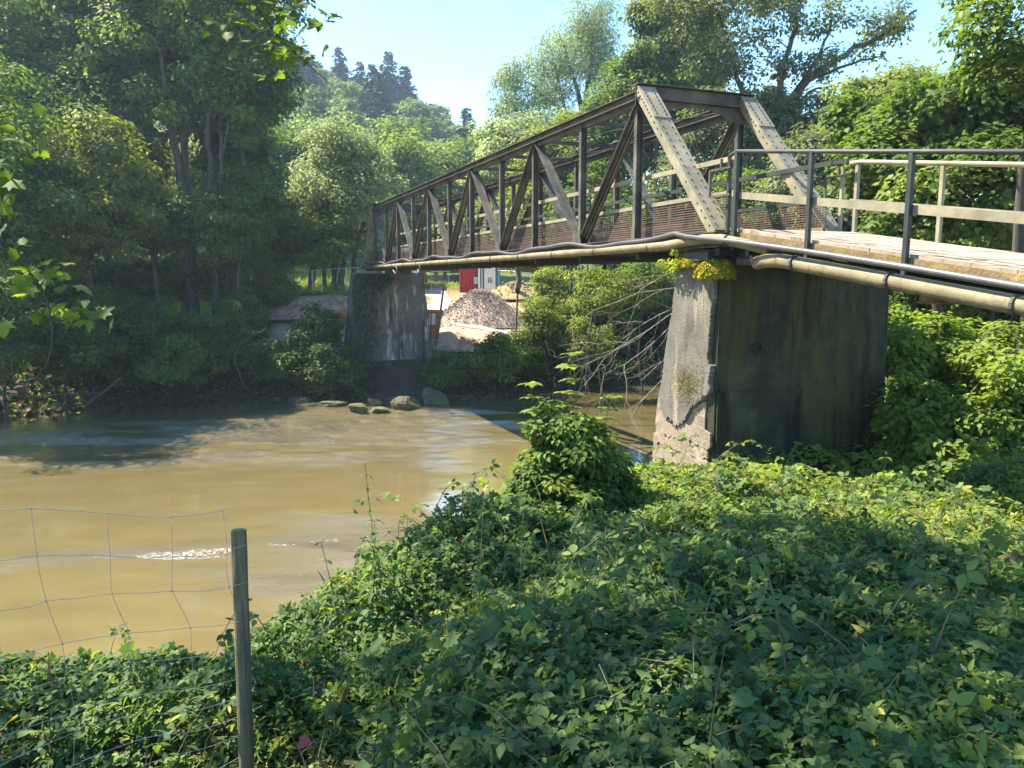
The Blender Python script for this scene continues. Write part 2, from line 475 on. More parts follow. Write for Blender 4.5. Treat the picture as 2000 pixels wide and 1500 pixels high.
def grid_mesh(name, X, Y, Z, mat, attrs=()):
    ny, nx = X.shape
    me = bpy.data.meshes.new(name)
    V = np.stack([X, Y, Z], -1).reshape(-1, 3)
    i = np.arange(nx * ny).reshape(ny, nx)
    F = np.stack([i[:-1, :-1], i[:-1, 1:], i[1:, 1:], i[1:, :-1]], -1).reshape(-1, 4)
    me.vertices.add(len(V)); me.vertices.foreach_set("co", V.astype(np.float32).ravel())
    me.loops.add(F.size); me.loops.foreach_set("vertex_index", F.astype(np.int32).ravel())
    me.polygons.add(len(F)); me.polygons.foreach_set("loop_start", np.arange(0, F.size, 4).astype(np.int32))
    me.polygons.foreach_set("loop_total", np.full(len(F), 4, np.int32))
    me.polygons.foreach_set("use_smooth", np.ones(len(F), bool))
    for nm, val in attrs:
        a = me.attributes.new(nm, 'FLOAT', 'POINT'); a.data.foreach_set("value", np.asarray(val, np.float32).ravel())
    me.materials.append(mat)
    me.update(calc_edges=True)
    return me


def yard_mask(x, y):
    """1 where the ground is the bare red-brown sand of the building site"""
    D = np.maximum(y, 1)
    px = 1000 + 1500 * x / (D * .99)
    sf = far_sd(x, y)
    a = smooth(815, 850, px) * smooth(1050, 1005, px + 14 * np.sin(y)) * smooth(1.9, 3.0, sf) * smooth(64, 58, y)
    b = smooth(500, 545, px) * smooth(730, 690, px) * smooth(2.2, 3.2, sf) * smooth(43.2, 42, y)
    return np.clip(np.maximum(a, b), 0, 1)


# ground material: sand where the mask says so, dark earth with leaf litter elsewhere, grass far off
gm, nt, p, out = newmat("ground")
tc = N(nt, "ShaderNodeTexCoord")
n1 = N(nt, "ShaderNodeTexNoise"); n1.inputs["Scale"].default_value = .8; n1.inputs["Detail"].default_value = 8
n2 = N(nt, "ShaderNodeTexNoise"); n2.inputs["Scale"].default_value = 3; n2.inputs["Detail"].default_value = 8; n2.inputs["Roughness"].default_value = .7
nt.links.new(tc.outputs["Object"], n1.inputs["Vector"]); nt.links.new(tc.outputs["Object"], n2.inputs["Vector"])
earth = ramp(nt, [(.3, (.035, .028, .018)), (.55, (.075, .058, .035)), (.75, (.10, .10, .04))])
sand = ramp(nt, [(.3, (.30, .165, .095)), (.5, (.43, .275, .17)), (.7, (.52, .37, .25))])
grs = ramp(nt, [(.3, (.05, .085, .02)), (.6, (.10, .14, .03)), (.8, (.15, .15, .05))])
for r_, n_ in ((earth, n2), (sand, n2), (grs, n1)): nt.links.new(n_.outputs[0], r_.inputs[0])
am = N(nt, "ShaderNodeAttribute", attribute_name="sand"); ag = N(nt, "ShaderNodeAttribute", attribute_name="grass")
m1 = N(nt, "ShaderNodeMix", data_type='RGBA'); nt.links.new(ag.outputs["Fac"], m1.inputs["Factor"]); nt.links.new(earth.outputs[0], m1.inputs["A"]); nt.links.new(grs.outputs[0], m1.inputs["B"])
m2 = N(nt, "ShaderNodeMix", data_type='RGBA'); nt.links.new(am.outputs["Fac"], m2.inputs["Factor"]); nt.links.new(m1.outputs["Result"], m2.inputs["A"]); nt.links.new(sand.outputs[0], m2.inputs["B"])
nt.links.new(m2.outputs["Result"], p.inputs["Base Color"]); p.inputs["Roughness"].default_value = .95; p.inputs["Specular IOR Level"].default_value = .1
bp = N(nt, "ShaderNodeBump"); bp.inputs["Strength"].default_value = .7; bp.inputs["Distance"].default_value = .12
nt.links.new(n2.outputs[0], bp.inputs["Height"]); nt.links.new(bp.outputs[0], p.inputs["Normal"])
ymask = yard_mask(GX, GY)
gmask = smooth(5, 9, far_sd(GX, GY)) * (1 - ymask) * (.55 + .45 * (fbm(GX * .2, GY * .2, 40) > .45))
GZ = GZ + ymask * (fbm(GX * 1.3, GY * 1.3, 77) - .5) * .28
o = link_mesh("ground", grid_mesh("ground", GX, GY, GZ, gm, [("sand", ymask), ("grass", gmask)]))
tag(o, "river banks and valley floor", "ground", kind="structure")


def gz(x, y):
    return float(ground(np.array([x]), np.array([y]))[0])


def gpt(px, D):
    """ground point under photo column px at depth D"""
    x = (px - 1000) / 1500.0 * D * .99
    return np.array([x, D, gz(x, D)])


# ------------------------------------------------------------------ water
wx = axis_pts(-160, -30, 24, 160, 560, 14)
wy = axis_pts(-60, 3, 46, 130, 560, 14)
WX, WY = np.meshgrid(wx, wy)


def blob(px, py, rx, ry, z=0):
    c = on_z(px, py, z)
    return np.exp(-(((WX - c[0]) / rx) ** 2 + ((WY - c[1]) / ry) ** 2))


riff = np.clip(.85 * blob(560, 838, 7.0, 2.8) + .8 * blob(250, 872, 7, 2.6) + .6 * blob(700, 812, 2.6, 1.4) + .7 * blob(900, 800, 2.2, 1.0)
               + .45 * blob(150, 1090, 3.2, .8) + .4 * blob(420, 1085, 2.6, .7) + .45 * blob(640, 1070, 2.6, .8) + .6 * blob(820, 1035, 1.4, .7) + .5 * blob(600, 1130, 1.2, 1.2)
               + .5 * blob(0, 925, 2, .8) + .25 * blob(250, 1010, 5, .5), 0, 1)
riff = riff * (.25 + .95 * smooth(.36, .62, fbm(WX * .28 + WY * .1, WY * .95, 31)))
foam_sparkle_a = np.clip(.9 * blob(90, 1085, 1.6, .5) + .8 * blob(280, 1092, 1.4, .45) + .85 * blob(440, 1080, 1.3, .4) + .85 * blob(570, 1066, 1.4, .4) + .8 * blob(690, 1058, 1.2, .4) + .7 * blob(800, 1036, 1.0, .35)
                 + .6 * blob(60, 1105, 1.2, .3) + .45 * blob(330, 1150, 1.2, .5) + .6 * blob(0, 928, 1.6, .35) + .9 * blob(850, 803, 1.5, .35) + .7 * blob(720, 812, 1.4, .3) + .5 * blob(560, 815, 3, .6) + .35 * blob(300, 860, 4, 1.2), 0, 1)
foam_sparkle_a = foam_sparkle_a * (.25 + .75 * smooth(.42, .68, fbm(WX * 1.1, WY * 2.6, 37)))  # mask for foam at the rocks and for painted sun sparkles nearer by
WZ = .004 * (fbm(WX * .7 + 3, WY * 1.3, 51) - .5) + riff * (.035 + .20 * smooth(17, 23, WY)) * (fbm(WX * 1.7 + .3 * WY, WY * 2.6, 61, 3) - .5)
wm, nt, p, out = newmat("muddy_water")
tc = N(nt, "ShaderNodeTexCoord")
mp = N(nt, "ShaderNodeMapping"); mp.inputs["Scale"].default_value = (.55, 1.5, 1); mp.inputs["Rotation"].default_value = (0, 0, math.radians(-12))
nt.links.new(tc.outputs["Object"], mp.inputs[0])
na = N(nt, "ShaderNodeTexNoise"); na.inputs["Scale"].default_value = 1.1; na.inputs["Detail"].default_value = 5
nb = N(nt, "ShaderNodeTexNoise"); nb.inputs["Scale"].default_value = 5.0; nb.inputs["Detail"].default_value = 7; nb.inputs["Roughness"].default_value = .65; nb.inputs["Distortion"].default_value = .6
nt.links.new(mp.outputs[0], na.inputs["Vector"]); nt.links.new(mp.outputs[0], nb.inputs["Vector"])
ar = N(nt, "ShaderNodeAttribute", attribute_name="riffle")
mm = N(nt, "ShaderNodeMath", operation='MULTIPLY_ADD'); nt.links.new(ar.outputs["Fac"], mm.inputs[0]); mm.inputs[1].default_value = .25; mm.inputs[2].default_value = .007
b1 = N(nt, "ShaderNodeBump"); b1.inputs["Strength"].default_value = .045; b1.inputs["Distance"].default_value = .10
b2 = N(nt, "ShaderNodeBump"); b2.inputs["Distance"].default_value = .30
nt.links.new(na.outputs[0], b1.inputs["Height"]); nt.links.new(nb.outputs[0], b2.inputs["Height"]); nt.links.new(mm.outputs[0], b2.inputs["Strength"])
nt.links.new(b1.outputs[0], b2.inputs["Normal"])
nc = N(nt, "ShaderNodeTexNoise"); nc.inputs["Scale"].default_value = 16; nc.inputs["Detail"].default_value = 5; nc.inputs["Roughness"].default_value = .6
nt.links.new(mp.outputs[0], nc.inputs["Vector"])
b3 = N(nt, "ShaderNodeBump"); b3.inputs["Distance"].default_value = .10
pw_ = N(nt, "ShaderNodeMath", operation='POWER'); nt.links.new(ar.outputs["Fac"], pw_.inputs[0]); pw_.inputs[1].default_value = 1.0
nt.links.new(nc.outputs[0], b3.inputs["Height"]); nt.links.new(pw_.outputs[0], b3.inputs["Strength"])
nt.links.new(b2.outputs[0], b3.inputs["Normal"]); nt.links.new(b3.outputs[0], p.inputs["Normal"])
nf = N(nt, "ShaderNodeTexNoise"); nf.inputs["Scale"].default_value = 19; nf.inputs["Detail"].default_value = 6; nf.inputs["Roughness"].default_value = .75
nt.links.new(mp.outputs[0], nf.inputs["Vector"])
sq = N(nt, "ShaderNodeMath", operation='POWER'); af = N(nt, "ShaderNodeAttribute", attribute_name="foam_sparkle"); nt.links.new(af.outputs["Fac"], sq.inputs[0]); sq.inputs[1].default_value = .5
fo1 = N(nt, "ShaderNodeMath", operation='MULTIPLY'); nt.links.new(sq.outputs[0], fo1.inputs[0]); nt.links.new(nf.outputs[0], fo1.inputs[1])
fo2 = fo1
foam_sparkle = ramp(nt, [(.53, (0, 0, 0)), (.585, (1, 1, 1))]); nt.links.new(fo2.outputs[0], foam_sparkle.inputs[0])
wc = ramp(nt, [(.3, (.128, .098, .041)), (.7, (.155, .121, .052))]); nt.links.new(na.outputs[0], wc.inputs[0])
fm = N(nt, "ShaderNodeMix", data_type='RGBA'); nt.links.new(foam_sparkle.outputs[0], fm.inputs["Factor"]); nt.links.new(wc.outputs[0], fm.inputs["A"]); fm.inputs["B"].default_value = (.85, .84, .80, 1)  # white specks in the colour: painted sun sparkles, plus foam round the rocks
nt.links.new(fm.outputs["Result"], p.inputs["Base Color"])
p.inputs["Roughness"].default_value = .03; p.inputs["IOR"].default_value = 1.5
p.inputs["Specular IOR Level"].default_value = .5
p.inputs["Coat Weight"].default_value = 1.0; p.inputs["Coat IOR"].default_value = 1.5; p.inputs["Coat Roughness"].default_value = .02
nt.links.new(b3.outputs[0], p.inputs["Coat Normal"])
o = link_mesh("river", grid_mesh("river", WX, WY, WZ, wm, [("riffle", riff), ("foam_sparkle", foam_sparkle_a)]))
tag(o, "muddy brown river", "river", kind="structure")

# ------------------------------------------------------------------ the bridge
TH = math.radians(21.415)
U = np.array([-math.sin(TH), math.cos(TH), 0]); V_ = np.array([math.cos(TH), math.sin(TH), 0]); Z_ = np.array([0, 0, 1.0])
O = np.array([2.921, 10.938, EYE + .638])
PANEL, HT, WID, NP = 4.33, 2.315, 2.0, 6
DECK = 0.0


def B(t, w, z):
    """bridge frame: t panels along, w metres across, z metres above the deck"""
    return O + U * t * PANEL + V_ * w + Z_ * z


def R_(r, w, z):
    """approach ramp frame: r metres back from the bridge end, sloping down"""
    return O - U * r + V_ * w + Z_ * (z - .148 * r)


br = empty("truss_bridge", B(0, 1, 0), "narrow riveted steel truss footbridge with sloping end posts spanning the brown river", "footbridge")
for w, sgn in ((0, -1), (WID, 1)):
    m = MB()                                   # top chord: box, projecting flange, inset lower web
    a, b = B(.5, w, HT), B(5.5, w, HT)
    m.beam(a, b, .11, .11, V_, off=(0, -.03)); m.beam(a, b, .27, .014, V_, off=(0, -.092)); m.beam(a, b, .08, .085, V_, off=(0, -.142))
    m.beam(a, b, .28, .012, V_, off=(0, .031))
    for k in np.arange(.7, 5.4, .115):
        m.rivet(B(k, w - .13, HT - .085), Z_, .014, 1); m.rivet(B(k, w + .13, HT - .085), Z_, .014, 1)
    for k in np.arange(1, 6, .5):
        m.box(B(k, w, HT + .055), U * .11, V_ * .13, Z_ * .018, 1)
    m.build("top_chord", [M["steel"], M["rivet"]], br)
    m = MB()
    a, b = B(-.03, w, 0), B(6.03, w, 0)
    m.beam(a, b, .022, .19, V_, off=(-.10, -.11)); m.beam(a, b, .022, .19, V_, off=(.10, -.11)); m.beam(a, b, .26, .014, V_, off=(0, -.213))
    m.beam(a, b, .07, .012, V_, off=(-.125, -.009)); m.beam(a, b, .07, .012, V_, off=(.125, -.009))
    m.build("bottom_chord", M["steel"], br)
    for t0, t1 in ((0, .5), (6, 5.5)):         # sloping end posts with riveted cover plates
        m = MB()
        a, b = B(t0, w, -.04), B(t1, w, HT + .02)
        m.beam(a, b, .25, .15, V_); m.beam(a, b, .30, .016, V_, off=(0, .083))
        mid = a + (b - a) * .76
        m.beam(mid, b, .315, .016, V_, off=(0, .099))
        m.beam(a, b, .012, .10, V_, off=(-.131, .02))
        d = nrm(b - a); nn = np.cross(d, V_); nn = nn if nn[2] > 0 else -nn
        L = np.linalg.norm(b - a); k = .12
        while k < L - .05:
            top = .107 if k > .76 * L else .091
            for q in (-.085, .085): m.rivet(a + d * k + V_ * q + nn * top, nn, .017, 1)
            if k > .6 * L or k < .22 * L or int(k * 10) % 5 == 0:
                for sd in (-1, 1): m.rivet(a + d * (k + .03) + V_ * sd * (.137 if sd < 0 else .125) + nn * .03, V_ * sd, .015, 1)
            k += .085 if k > .76 * L else .15
        m.build("end_post", [M["steel_beige"], M["rivet"]], br)
    for k in range(1, 6):                      # diagonals, each a pair of flat bars with a slit between
        for t1, dw in ((k - .5, 0), (k + .5, 0)):
            m = MB()
            a, b = B(k, w, -.03), B(t1, w, HT - .10)
            for q in (-.056, .056):
                m.beam(a, b, .100, .014, V_, off=(q, .03)); m.beam(a, b, .012, .05, V_, off=(q * .5, -.002))
            m.build("diagonal", M["steel"], br)
    for k in np.arange(.5, 5.6, .5):           # verticals
        m = MB()
        dx = .03 if k % 1 else 0
        m.beam(B(k + dx, w - .055, -.02), B(k + dx, w - .055, HT - .10), .014, .09, V_); m.beam(B(k + dx, w + .055, -.02), B(k + dx, w + .055, HT - .10), .014, .09, V_)
        m.beam(B(k + dx, w, -.02), B(k + dx, w, HT - .10), .10, .012, V_)
        m.box(B(k + dx, w - .066, .09), U * .055, V_ * .006, Z_ * .11)
        m.build("vertical_post", M["steel"], br)
    for k in range(1, 6):                      # gusset plates at the lower panel points
        m = MB(); m.prism([(-.22, 0), (.22, 0), (.12, .24), (-.12, .24)], B(k, w - .120, -.03), U, Z_, V_ * .008); m.build("gusset_plate", M["steel"], br)
# portals with arched lower edge
for t, sg in ((.5, -1), (5.5, 1)):
    m = MB()
    arch = [(-.15, .13), (WID + .15, .13), (WID + .15, -.20), (WID - .02, -.36)]
    for q in np.linspace(1, -1, 13): arch.append((WID / 2 + q * (WID / 2 - .28), -.165 - .17 * abs(q) ** 3))
    arch += [(.02, -.36), (-.15, -.20)]
    m.prism(arch, B(t, 0, HT), V_, Z_, U * sg * .012)
    m.beam(B(t, -.16, HT + .13), B(t, WID + .16, HT + .13), .20, .014, U); m.beam(B(t, -.16, HT - .09), B(t, WID + .16, HT - .09), .11, .012, U, off=(sg * .062 * (1 if sg > 0 else 1), 0))
    m.build("portal_beam", M["steel"], br)
for k in np.arange(1.0, 5.3, .5):              # struts and cross bracing between the top chords
    m = MB(); m.beam(B(k, .1, HT - .06), B(k, WID - .1, HT - .06), .07, .07, U); m.build("cross_strut", M["steel"], br)
for k in np.arange(.5, 5.4, 1.0):
    for w0, w1 in ((.08, WID - .08), (WID - .08, .08)):
        m = MB(); m.beam(B(k, w0, HT - .10 - (.012 if w0 < 1 else 0)), B(k + 1, w1, HT - .10 - (.012 if w0 < 1 else 0)), .07, .010, V_); m.build("cross_brace", M["steel"], br)
for k in np.arange(0, 6.1, .5):
    m = MB(); m.beam(B(k, -.05, -.28), B(k, WID + .05, -.28), .10, .11, U); m.build("floor_beam", M["steel_dark"], br)
for w in (.45, 1.55):
    m = MB(); m.beam(B(-.04, w, -.16), B(6.04, w, -.16), .09, .12, V_); m.build("stringer", M["steel_dark"], br)
m = MB()
for k in np.arange(.0, 6 * PANEL - .05, .165):
    m.box(B((k + .08) / PANEL, WID / 2, -.055 + random.uniform(-.004, .004)), U * .077, V_ * .84, Z_ * .022)
m.build("deck", M["deckwood"], br)
m = MB()
for w in (.17, WID - .17): m.beam(B(0, w, .02), B(6, w, .02), .03, .16, V_)
m.build("kick_board", M["deckwood"], br)
for w, mt, zt, zm in ((.15, "steel_beige", 1.00, .54), (WID - .15, "steel_dark", 1.02, .50)):
    m = MB(); m.beam(B(-.02, w, zt), B(6, w, zt), .045, .07, V_); m.build("handrail", M[mt], br)
    m = MB(); m.beam(B(-.02, w, zm), B(6, w, zm), .03, .06, V_); m.build("mid_rail", M[mt], br)
    m = MB()
    for k in np.arange(.04, zm - .03, .036): m.beam(B(0, w, k), B(6, w, k), .011, .011, V_)
    for k in np.arange(0, 6 * PANEL, .06): m.beam(B(k / PANEL, w + .007, .02), B(k / PANEL, w + .007, zm - .03), .009, .009, V_)
    m.build("wire_mesh", M["mesh"], br)

# ------------------------------------------------------------------ approach ramp
rp = empty("approach_ramp", R_(3, 1, 0), "sloping footway ramp with timber deck and steel railings leading up to the truss bridge", "ramp")
RE = 9.5
m = MB()
k = .40
while k < RE:
    m.box(R_(k + .075, WID / 2, .055 + random.uniform(-.003, .003)), (U * .0742 + Z_ * .011), V_ * (1.03 + random.uniform(-.006, .006)), Z_ * .02, 0); k += .152
m.build("deck", M["wood"], rp)
m = MB(); m.beam(R_(.38, -.035, -.015), R_(RE, -.035, -.015), .045, .105, V_); m.beam(R_(.38, WID + .02, -.045), R_(RE, WID + .02, -.045), .05, .145, V_)
m.build("edge_board", M["mossedge"], rp)
for w in (.28, 1.72):
    m = MB(); m.beam(R_(-.2, w, -.26), R_(RE, w, -.26), .012, .17, V_)
    m.beam(R_(-.2, w, -.17), R_(RE, w, -.17), .12, .014, V_); m.beam(R_(-.2, w, -.35), R_(RE, w, -.35), .12, .014, V_)
    m.build("support_beam", M["steel_dark"], rp)
for k in (.7, 1.9, 3.1, 4.3, 5.5):
    m = MB(); m.beam(R_(k, -.09, -.215), R_(k, WID + .1, -.215), .07, .06, U); m.build("cross_bearer", M["steel_dark"], rp)
m = MB(); q = at(1797, 582, 8.7)
m.beam(q, q - U * 3.2, .016, .10, V_); m.beam(q + Z_ * .05, q - U * 3.2 + Z_ * .05, .12, .012, V_); m.beam(q - Z_ * .05, q - U * 3.2 - Z_ * .05, .12, .012, V_)
m.build("spare_girder", M["steel_rust"], rp)
for r in (.42, 1.8, 3.2, 4.6, 6.0):
    m = MB(); m.beam(R_(r, -.09, -.20), R_(r, -.09, 1.075), .05, .05, V_); m.build("railing_post", M["steel_dark"], rp)
for r in (.40, 1.8, 3.2, 4.6, 6.0):
    m = MB(); m.beam(R_(r, WID + .02, -.06), R_(r, WID + .02, 1.03), .05, .05, V_); m.build("railing_post", M["steel_beige"], rp)
m = MB(); m.tube([B(0, .10, 1.0), R_(.12, .03, 1.04), R_(.42, -.09, 1.085), R_(7.4, -.09, 1.085)], .027, 10); m.build("top_rail", M["steel_dark"], rp, smooth_=True)
m = MB(); m.beam(R_(.42, -.05, .52), R_(7.4, -.05, .52), .012, .09, V_); m.build("middle_rail", M["steel_beige"], rp)
m = MB(); m.beam(B(0, .10, .54), R_(.42, -.05, .53), .012, .08, V_); m.build("middle_rail", M["steel_beige"], rp)
m = MB(); m.tube([R_(.28, WID + .0, 1.035), R_(.45, WID + .02, 1.06), R_(7.4, WID + .02, 1.06)], .034, 10); m.build("top_rail", M["steel_beige"], rp, smooth_=True)
m = MB(); m.beam(R_(.3, WID + .0, .5), R_(7.4, WID + .0, .5), .012, .08, V_); m.build("middle_rail", M["steel_beige"], rp)
for w, r0 in ((.02, .12), (WID + .02, .12)):
    m = MB()
    m.beam(R_(r0, w, 0), R_(r0, w, .98), .045, .045, V_)
    m.build("railing_post", M["steel_dark"] if w < 1 else M["steel_beige"], rp)
    m = MB()                                    # little welded frame of the gate catch
    c = R_(r0, w - .10 if w < 1 else w - .03, .86)
    m.beam(c - U * .16, c + U * .30, .03, .025, Z_); m.beam(c + U * .30 + Z_ * .01, c + U * .30 - Z_ * .36, .03, .03, V_); m.beam(c - Z_ * .36 - U * .16, c - Z_ * .36 + U * .30, .03, .022, Z_)
    m.beam(c + U * .05, c + U * .05 + Z_ * .13, .03, .03, V_)
    m.build("gate_catch", M["steel"], rp)
# right-hand railing of the bridge runs on a little way beyond the end post
m = MB(); m.beam(B(0, WID - .15, 1.02), R_(.35, WID - .12, 1.02 + .05), .04, .06, V_); m.build("rail_extension", M["steel_dark"], rp)

# ------------------------------------------------------------------ pipe and cable duct along the upstream side
pp = empty("water_pipe", B(0, -.22, -.2), "ochre water pipe strapped along the outside of the bridge and ramp", "pipe")
m = MB(); m.tube([B(6.0, -.21, -.19), B(4, -.21, -.185), B(2, -.21, -.18), B(.8, -.21, -.17), B(.25, -.21, -.155), B(.02, -.21, -.10), R_(.3, -.21, -.075), R_(.75, -.20, -.085), R_(1.15, -.12, -.12)], .068, 14)
m.build("bridge_pipe", M["pipe"], pp, smooth_=True)
m = MB(); m.tube([R_(.95, -.12, -.31), R_(1.2, -.17, -.25), R_(1.5, -.2, -.215), R_(4, -.2, -.21), R_(8.5, -.2, -.205)], .086, 14)
m.build("ramp_pipe", M["pipe"], pp, smooth_=True)
def ring(m, c, ax, r, th=.010, wd=.018):
    ax = nrm(ax); a = np.cross(ax, Z_); a /= np.linalg.norm(a); b = np.cross(ax, a)
    for k in range(14):
        an = 2 * math.pi * k / 14
        d = math.cos(an) * a + math.sin(an) * b; e = -math.sin(an) * a + math.cos(an) * b
        m.box(c + d * (r + th / 2), d * th / 2, e * r * .24, ax * wd / 2)
for k in np.arange(.35, 6, .42):
    m = MB(); ring(m, B(k, -.21, -.178), U, .068); m.box(B(k, -.145, -.10), U * .012, V_ * .06, Z_ * .008); m.build("strap", M["clamp"], pp)
for r in (.45, 1.75, 3.15, 4.5):
    m = MB(); ring(m, R_(r, -.205 if r > 1 else -.21, -.214 if r > 1 else -.08), U, .086 if r > 1 else .068, .014, .03); m.build("strap", M["clamp"], pp)
cb = empty("cable_duct", B(0, -.3, 0), "grey plastic cable duct sagging in waves above the ochre pipe", "cable")
pts = []
for k in np.arange(6.0, .15, -.06):
    pts.append(B(k, -.235, -.045 + .045 * math.sin(k * 6.1 + .8) + .018 * math.sin(k * 14.0)))
pts += [B(.08, -.31, -.06), R_(.25, -.33, -.085), R_(.8, -.33, -.06), R_(1.5, -.30, -.05), R_(2.3, -.29, -.04), R_(3.2, -.28, -.035), R_(5, -.28, -.04), R_(8.5, -.28, -.04)]
m = MB(); m.tube(pts, .036, 10); m.build("duct", M["cable"], cb, smooth_=True)
m = MB(); q = B(4.4, -.26, -.16)
m.tube([q, q - Z_ * .22 - U * .25, q - Z_ * .32 + U * .1, q - Z_ * .2 + U * .45], .018, 6); m.build("loose_loop", M["twig"], cb, smooth_=True)
m = MB(); q = B(3.6, -.26, -.20)
m.tube([q, q - Z_ * .18, q - Z_ * .26 + U * .15, q - Z_ * .16 + U * .28], .015, 6); m.build("loose_loop", M["twig"], cb, smooth_=True)

# ------------------------------------------------------------------ piers
def concrete(name, stops, streaks, board=False, scale=1.6, grain=22, gb=.75):
    m, nt, p, out = newmat(name)
    tc = N(nt, "ShaderNodeTexCoord")
    n = N(nt, "ShaderNodeTexNoise"); n.inputs["Scale"].default_value = scale; n.inputs["Detail"].default_value = 10; n.inputs["Roughness"].default_value = .68
    nt.links.new(tc.outputs["Object"], n.inputs["Vector"])
    r = ramp(nt, stops); nt.links.new(n.outputs[0], r.inputs[0])
    col = r.outputs[0]
    mp = N(nt, "ShaderNodeMapping"); mp.inputs["Scale"].default_value = (2.2, 2.2, .38); nt.links.new(tc.outputs["Object"], mp.inputs[0])
    for cc, lo, hi, sc in streaks:
        ns = N(nt, "ShaderNodeTexNoise"); ns.inputs["Scale"].default_value = sc; ns.inputs["Detail"].default_value = 8; ns.inputs["Roughness"].default_value = .65
        nt.links.new(mp.outputs[0], ns.inputs["Vector"])
        rs = ramp(nt, [(lo, (0, 0, 0)), (hi, (1, 1, 1))]); nt.links.new(ns.outputs[0], rs.inputs[0])
        mx = N(nt, "ShaderNodeMix", data_type='RGBA'); nt.links.new(rs.outputs[0], mx.inputs["Factor"]); nt.links.new(col, mx.inputs["A"]); mx.inputs["B"].default_value = (*cc, 1)
        col = mx.outputs["Result"]
    nt.links.new(col, p.inputs["Base Color"])
    p.inputs["Roughness"].default_value = .92; p.inputs["Specular IOR Level"].default_value = .2
    nb = N(nt, "ShaderNodeTexNoise"); nb.inputs["Scale"].default_value = grain; nb.inputs["Detail"].default_value = 10; nb.inputs["Roughness"].default_value = .7
    nt.links.new(tc.outputs["Object"], nb.inputs["Vector"])
    hgt = nb.outputs[0]
    if board:
        w = N(nt, "ShaderNodeTexWave", wave_type='BANDS', bands_direction='Z', wave_profile='SAW'); w.inputs["Scale"].default_value = 1.4; w.inputs["Distortion"].default_value = .35
        nt.links.new(tc.outputs["Object"], w.inputs["Vector"])
        ad = N(nt, "ShaderNodeMath", operation='MULTIPLY_ADD'); nt.links.new(w.outputs["Fac"], ad.inputs[0]); ad.inputs[1].default_value = .7; nt.links.new(nb.outputs[0], ad.inputs[2]); hgt = ad.outputs[0]
    b = N(nt, "ShaderNodeBump"); b.inputs["Strength"].default_value = gb; b.inputs["Distance"].default_value = .022
    nt.links.new(hgt, b.inputs["Height"]); nt.links.new(b.outputs[0], p.inputs["Normal"])
    return m


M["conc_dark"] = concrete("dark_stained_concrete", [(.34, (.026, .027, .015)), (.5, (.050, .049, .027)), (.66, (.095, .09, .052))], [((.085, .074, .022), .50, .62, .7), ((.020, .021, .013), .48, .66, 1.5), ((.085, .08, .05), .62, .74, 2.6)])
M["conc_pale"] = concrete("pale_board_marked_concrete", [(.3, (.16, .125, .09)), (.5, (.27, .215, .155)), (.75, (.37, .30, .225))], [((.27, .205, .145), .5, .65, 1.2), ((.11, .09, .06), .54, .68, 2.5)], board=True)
M["conc_crust"] = concrete("grey_render_crust", [(.3, (.085, .075, .06)), (.5, (.15, .135, .11)), (.75, (.21, .19, .155))], [((.30, .25, .17), .55, .66, 1.1), ((.07, .065, .05), .54, .68, 2.4)], grain=34, gb=1.0)
M["conc_far"] = concrete("weathered_far_concrete", [(.3, (.07, .062, .05)), (.55, (.14, .125, .10)), (.75, (.24, .215, .175))], [((.035, .04, .03), .56, .66, .9), ((.36, .34, .30), .54, .64, 1.6)], scale=.9)


def block(name, corners_lo, corners_hi, mat, parent, nx=14, nz=16, amp=.02, seed=1):
    """four-sided battered block with a rough, slightly displaced surface"""
    lo, hi = [np.asarray(c, float) for c in corners_lo], [np.asarray(c, float) for c in corners_hi]
    m = MB(); pw = parent_world(parent)
    rng = np.random.default_rng(seed)
    cen = sum(lo + hi) / 8
    cache = {}
    def vert(p, chip=0):
        key = tuple(np.round(p, 4))
        if key not in cache:
            d = p - cen; d[2] *= .2; d = nrm(d)
            a = fbm(np.array([p[0] * 2 + p[2] * 1.3]), np.array([p[1] * 2 - p[2] * 2.1]), seed)[0] - .5
            c_ = chip * max(0, fbm(np.array([p[2] * 2.3 + p[0]]), np.array([p[1] * 2.0 + seed]), seed + 5, 4)[0] - .46) * .42
            m.v.append(tuple(p + d * (a * amp * 2 - c_))); cache[key] = len(m.v) - 1
        return cache[key]
    for s in range(4):
        a0, a1, b0, b1 = lo[s], lo[(s + 1) % 4], hi[s], hi[(s + 1) % 4]
        for i in range(nx):
            for j in range(nz):
                q = [(i / nx, j / nz), ((i + 1) / nx, j / nz), ((i + 1) / nx, (j + 1) / nz), (i / nx, (j + 1) / nz)]
                m.f.append(tuple(vert((a0 * (1 - u) + a1 * u) * (1 - v) + (b0 * (1 - u) + b1 * u) * v, 1.0 if (u < .001 or u > .999 or v > .999) else 0) for u, v in q)); m.m.append(0)
    for i in range(nx):
        for j in range(nx):
            q = [(i / nx, j / nx), ((i + 1) / nx, j / nx), ((i + 1) / nx, (j + 1) / nx), (i / nx, (j + 1) / nx)]
            m.f.append(tuple(vert((hi[0] * (1 - u) + hi[1] * u) * (1 - v) + (hi[3] * (1 - u) + hi[2] * u) * v) for u, v in q)); m.m.append(0)
    return m.build(name, mat, parent)


def bm(t, w, z):          # t in metres here, z absolute
    q = O + U * t + V_ * w; q = q.copy(); q[2] = z; return q


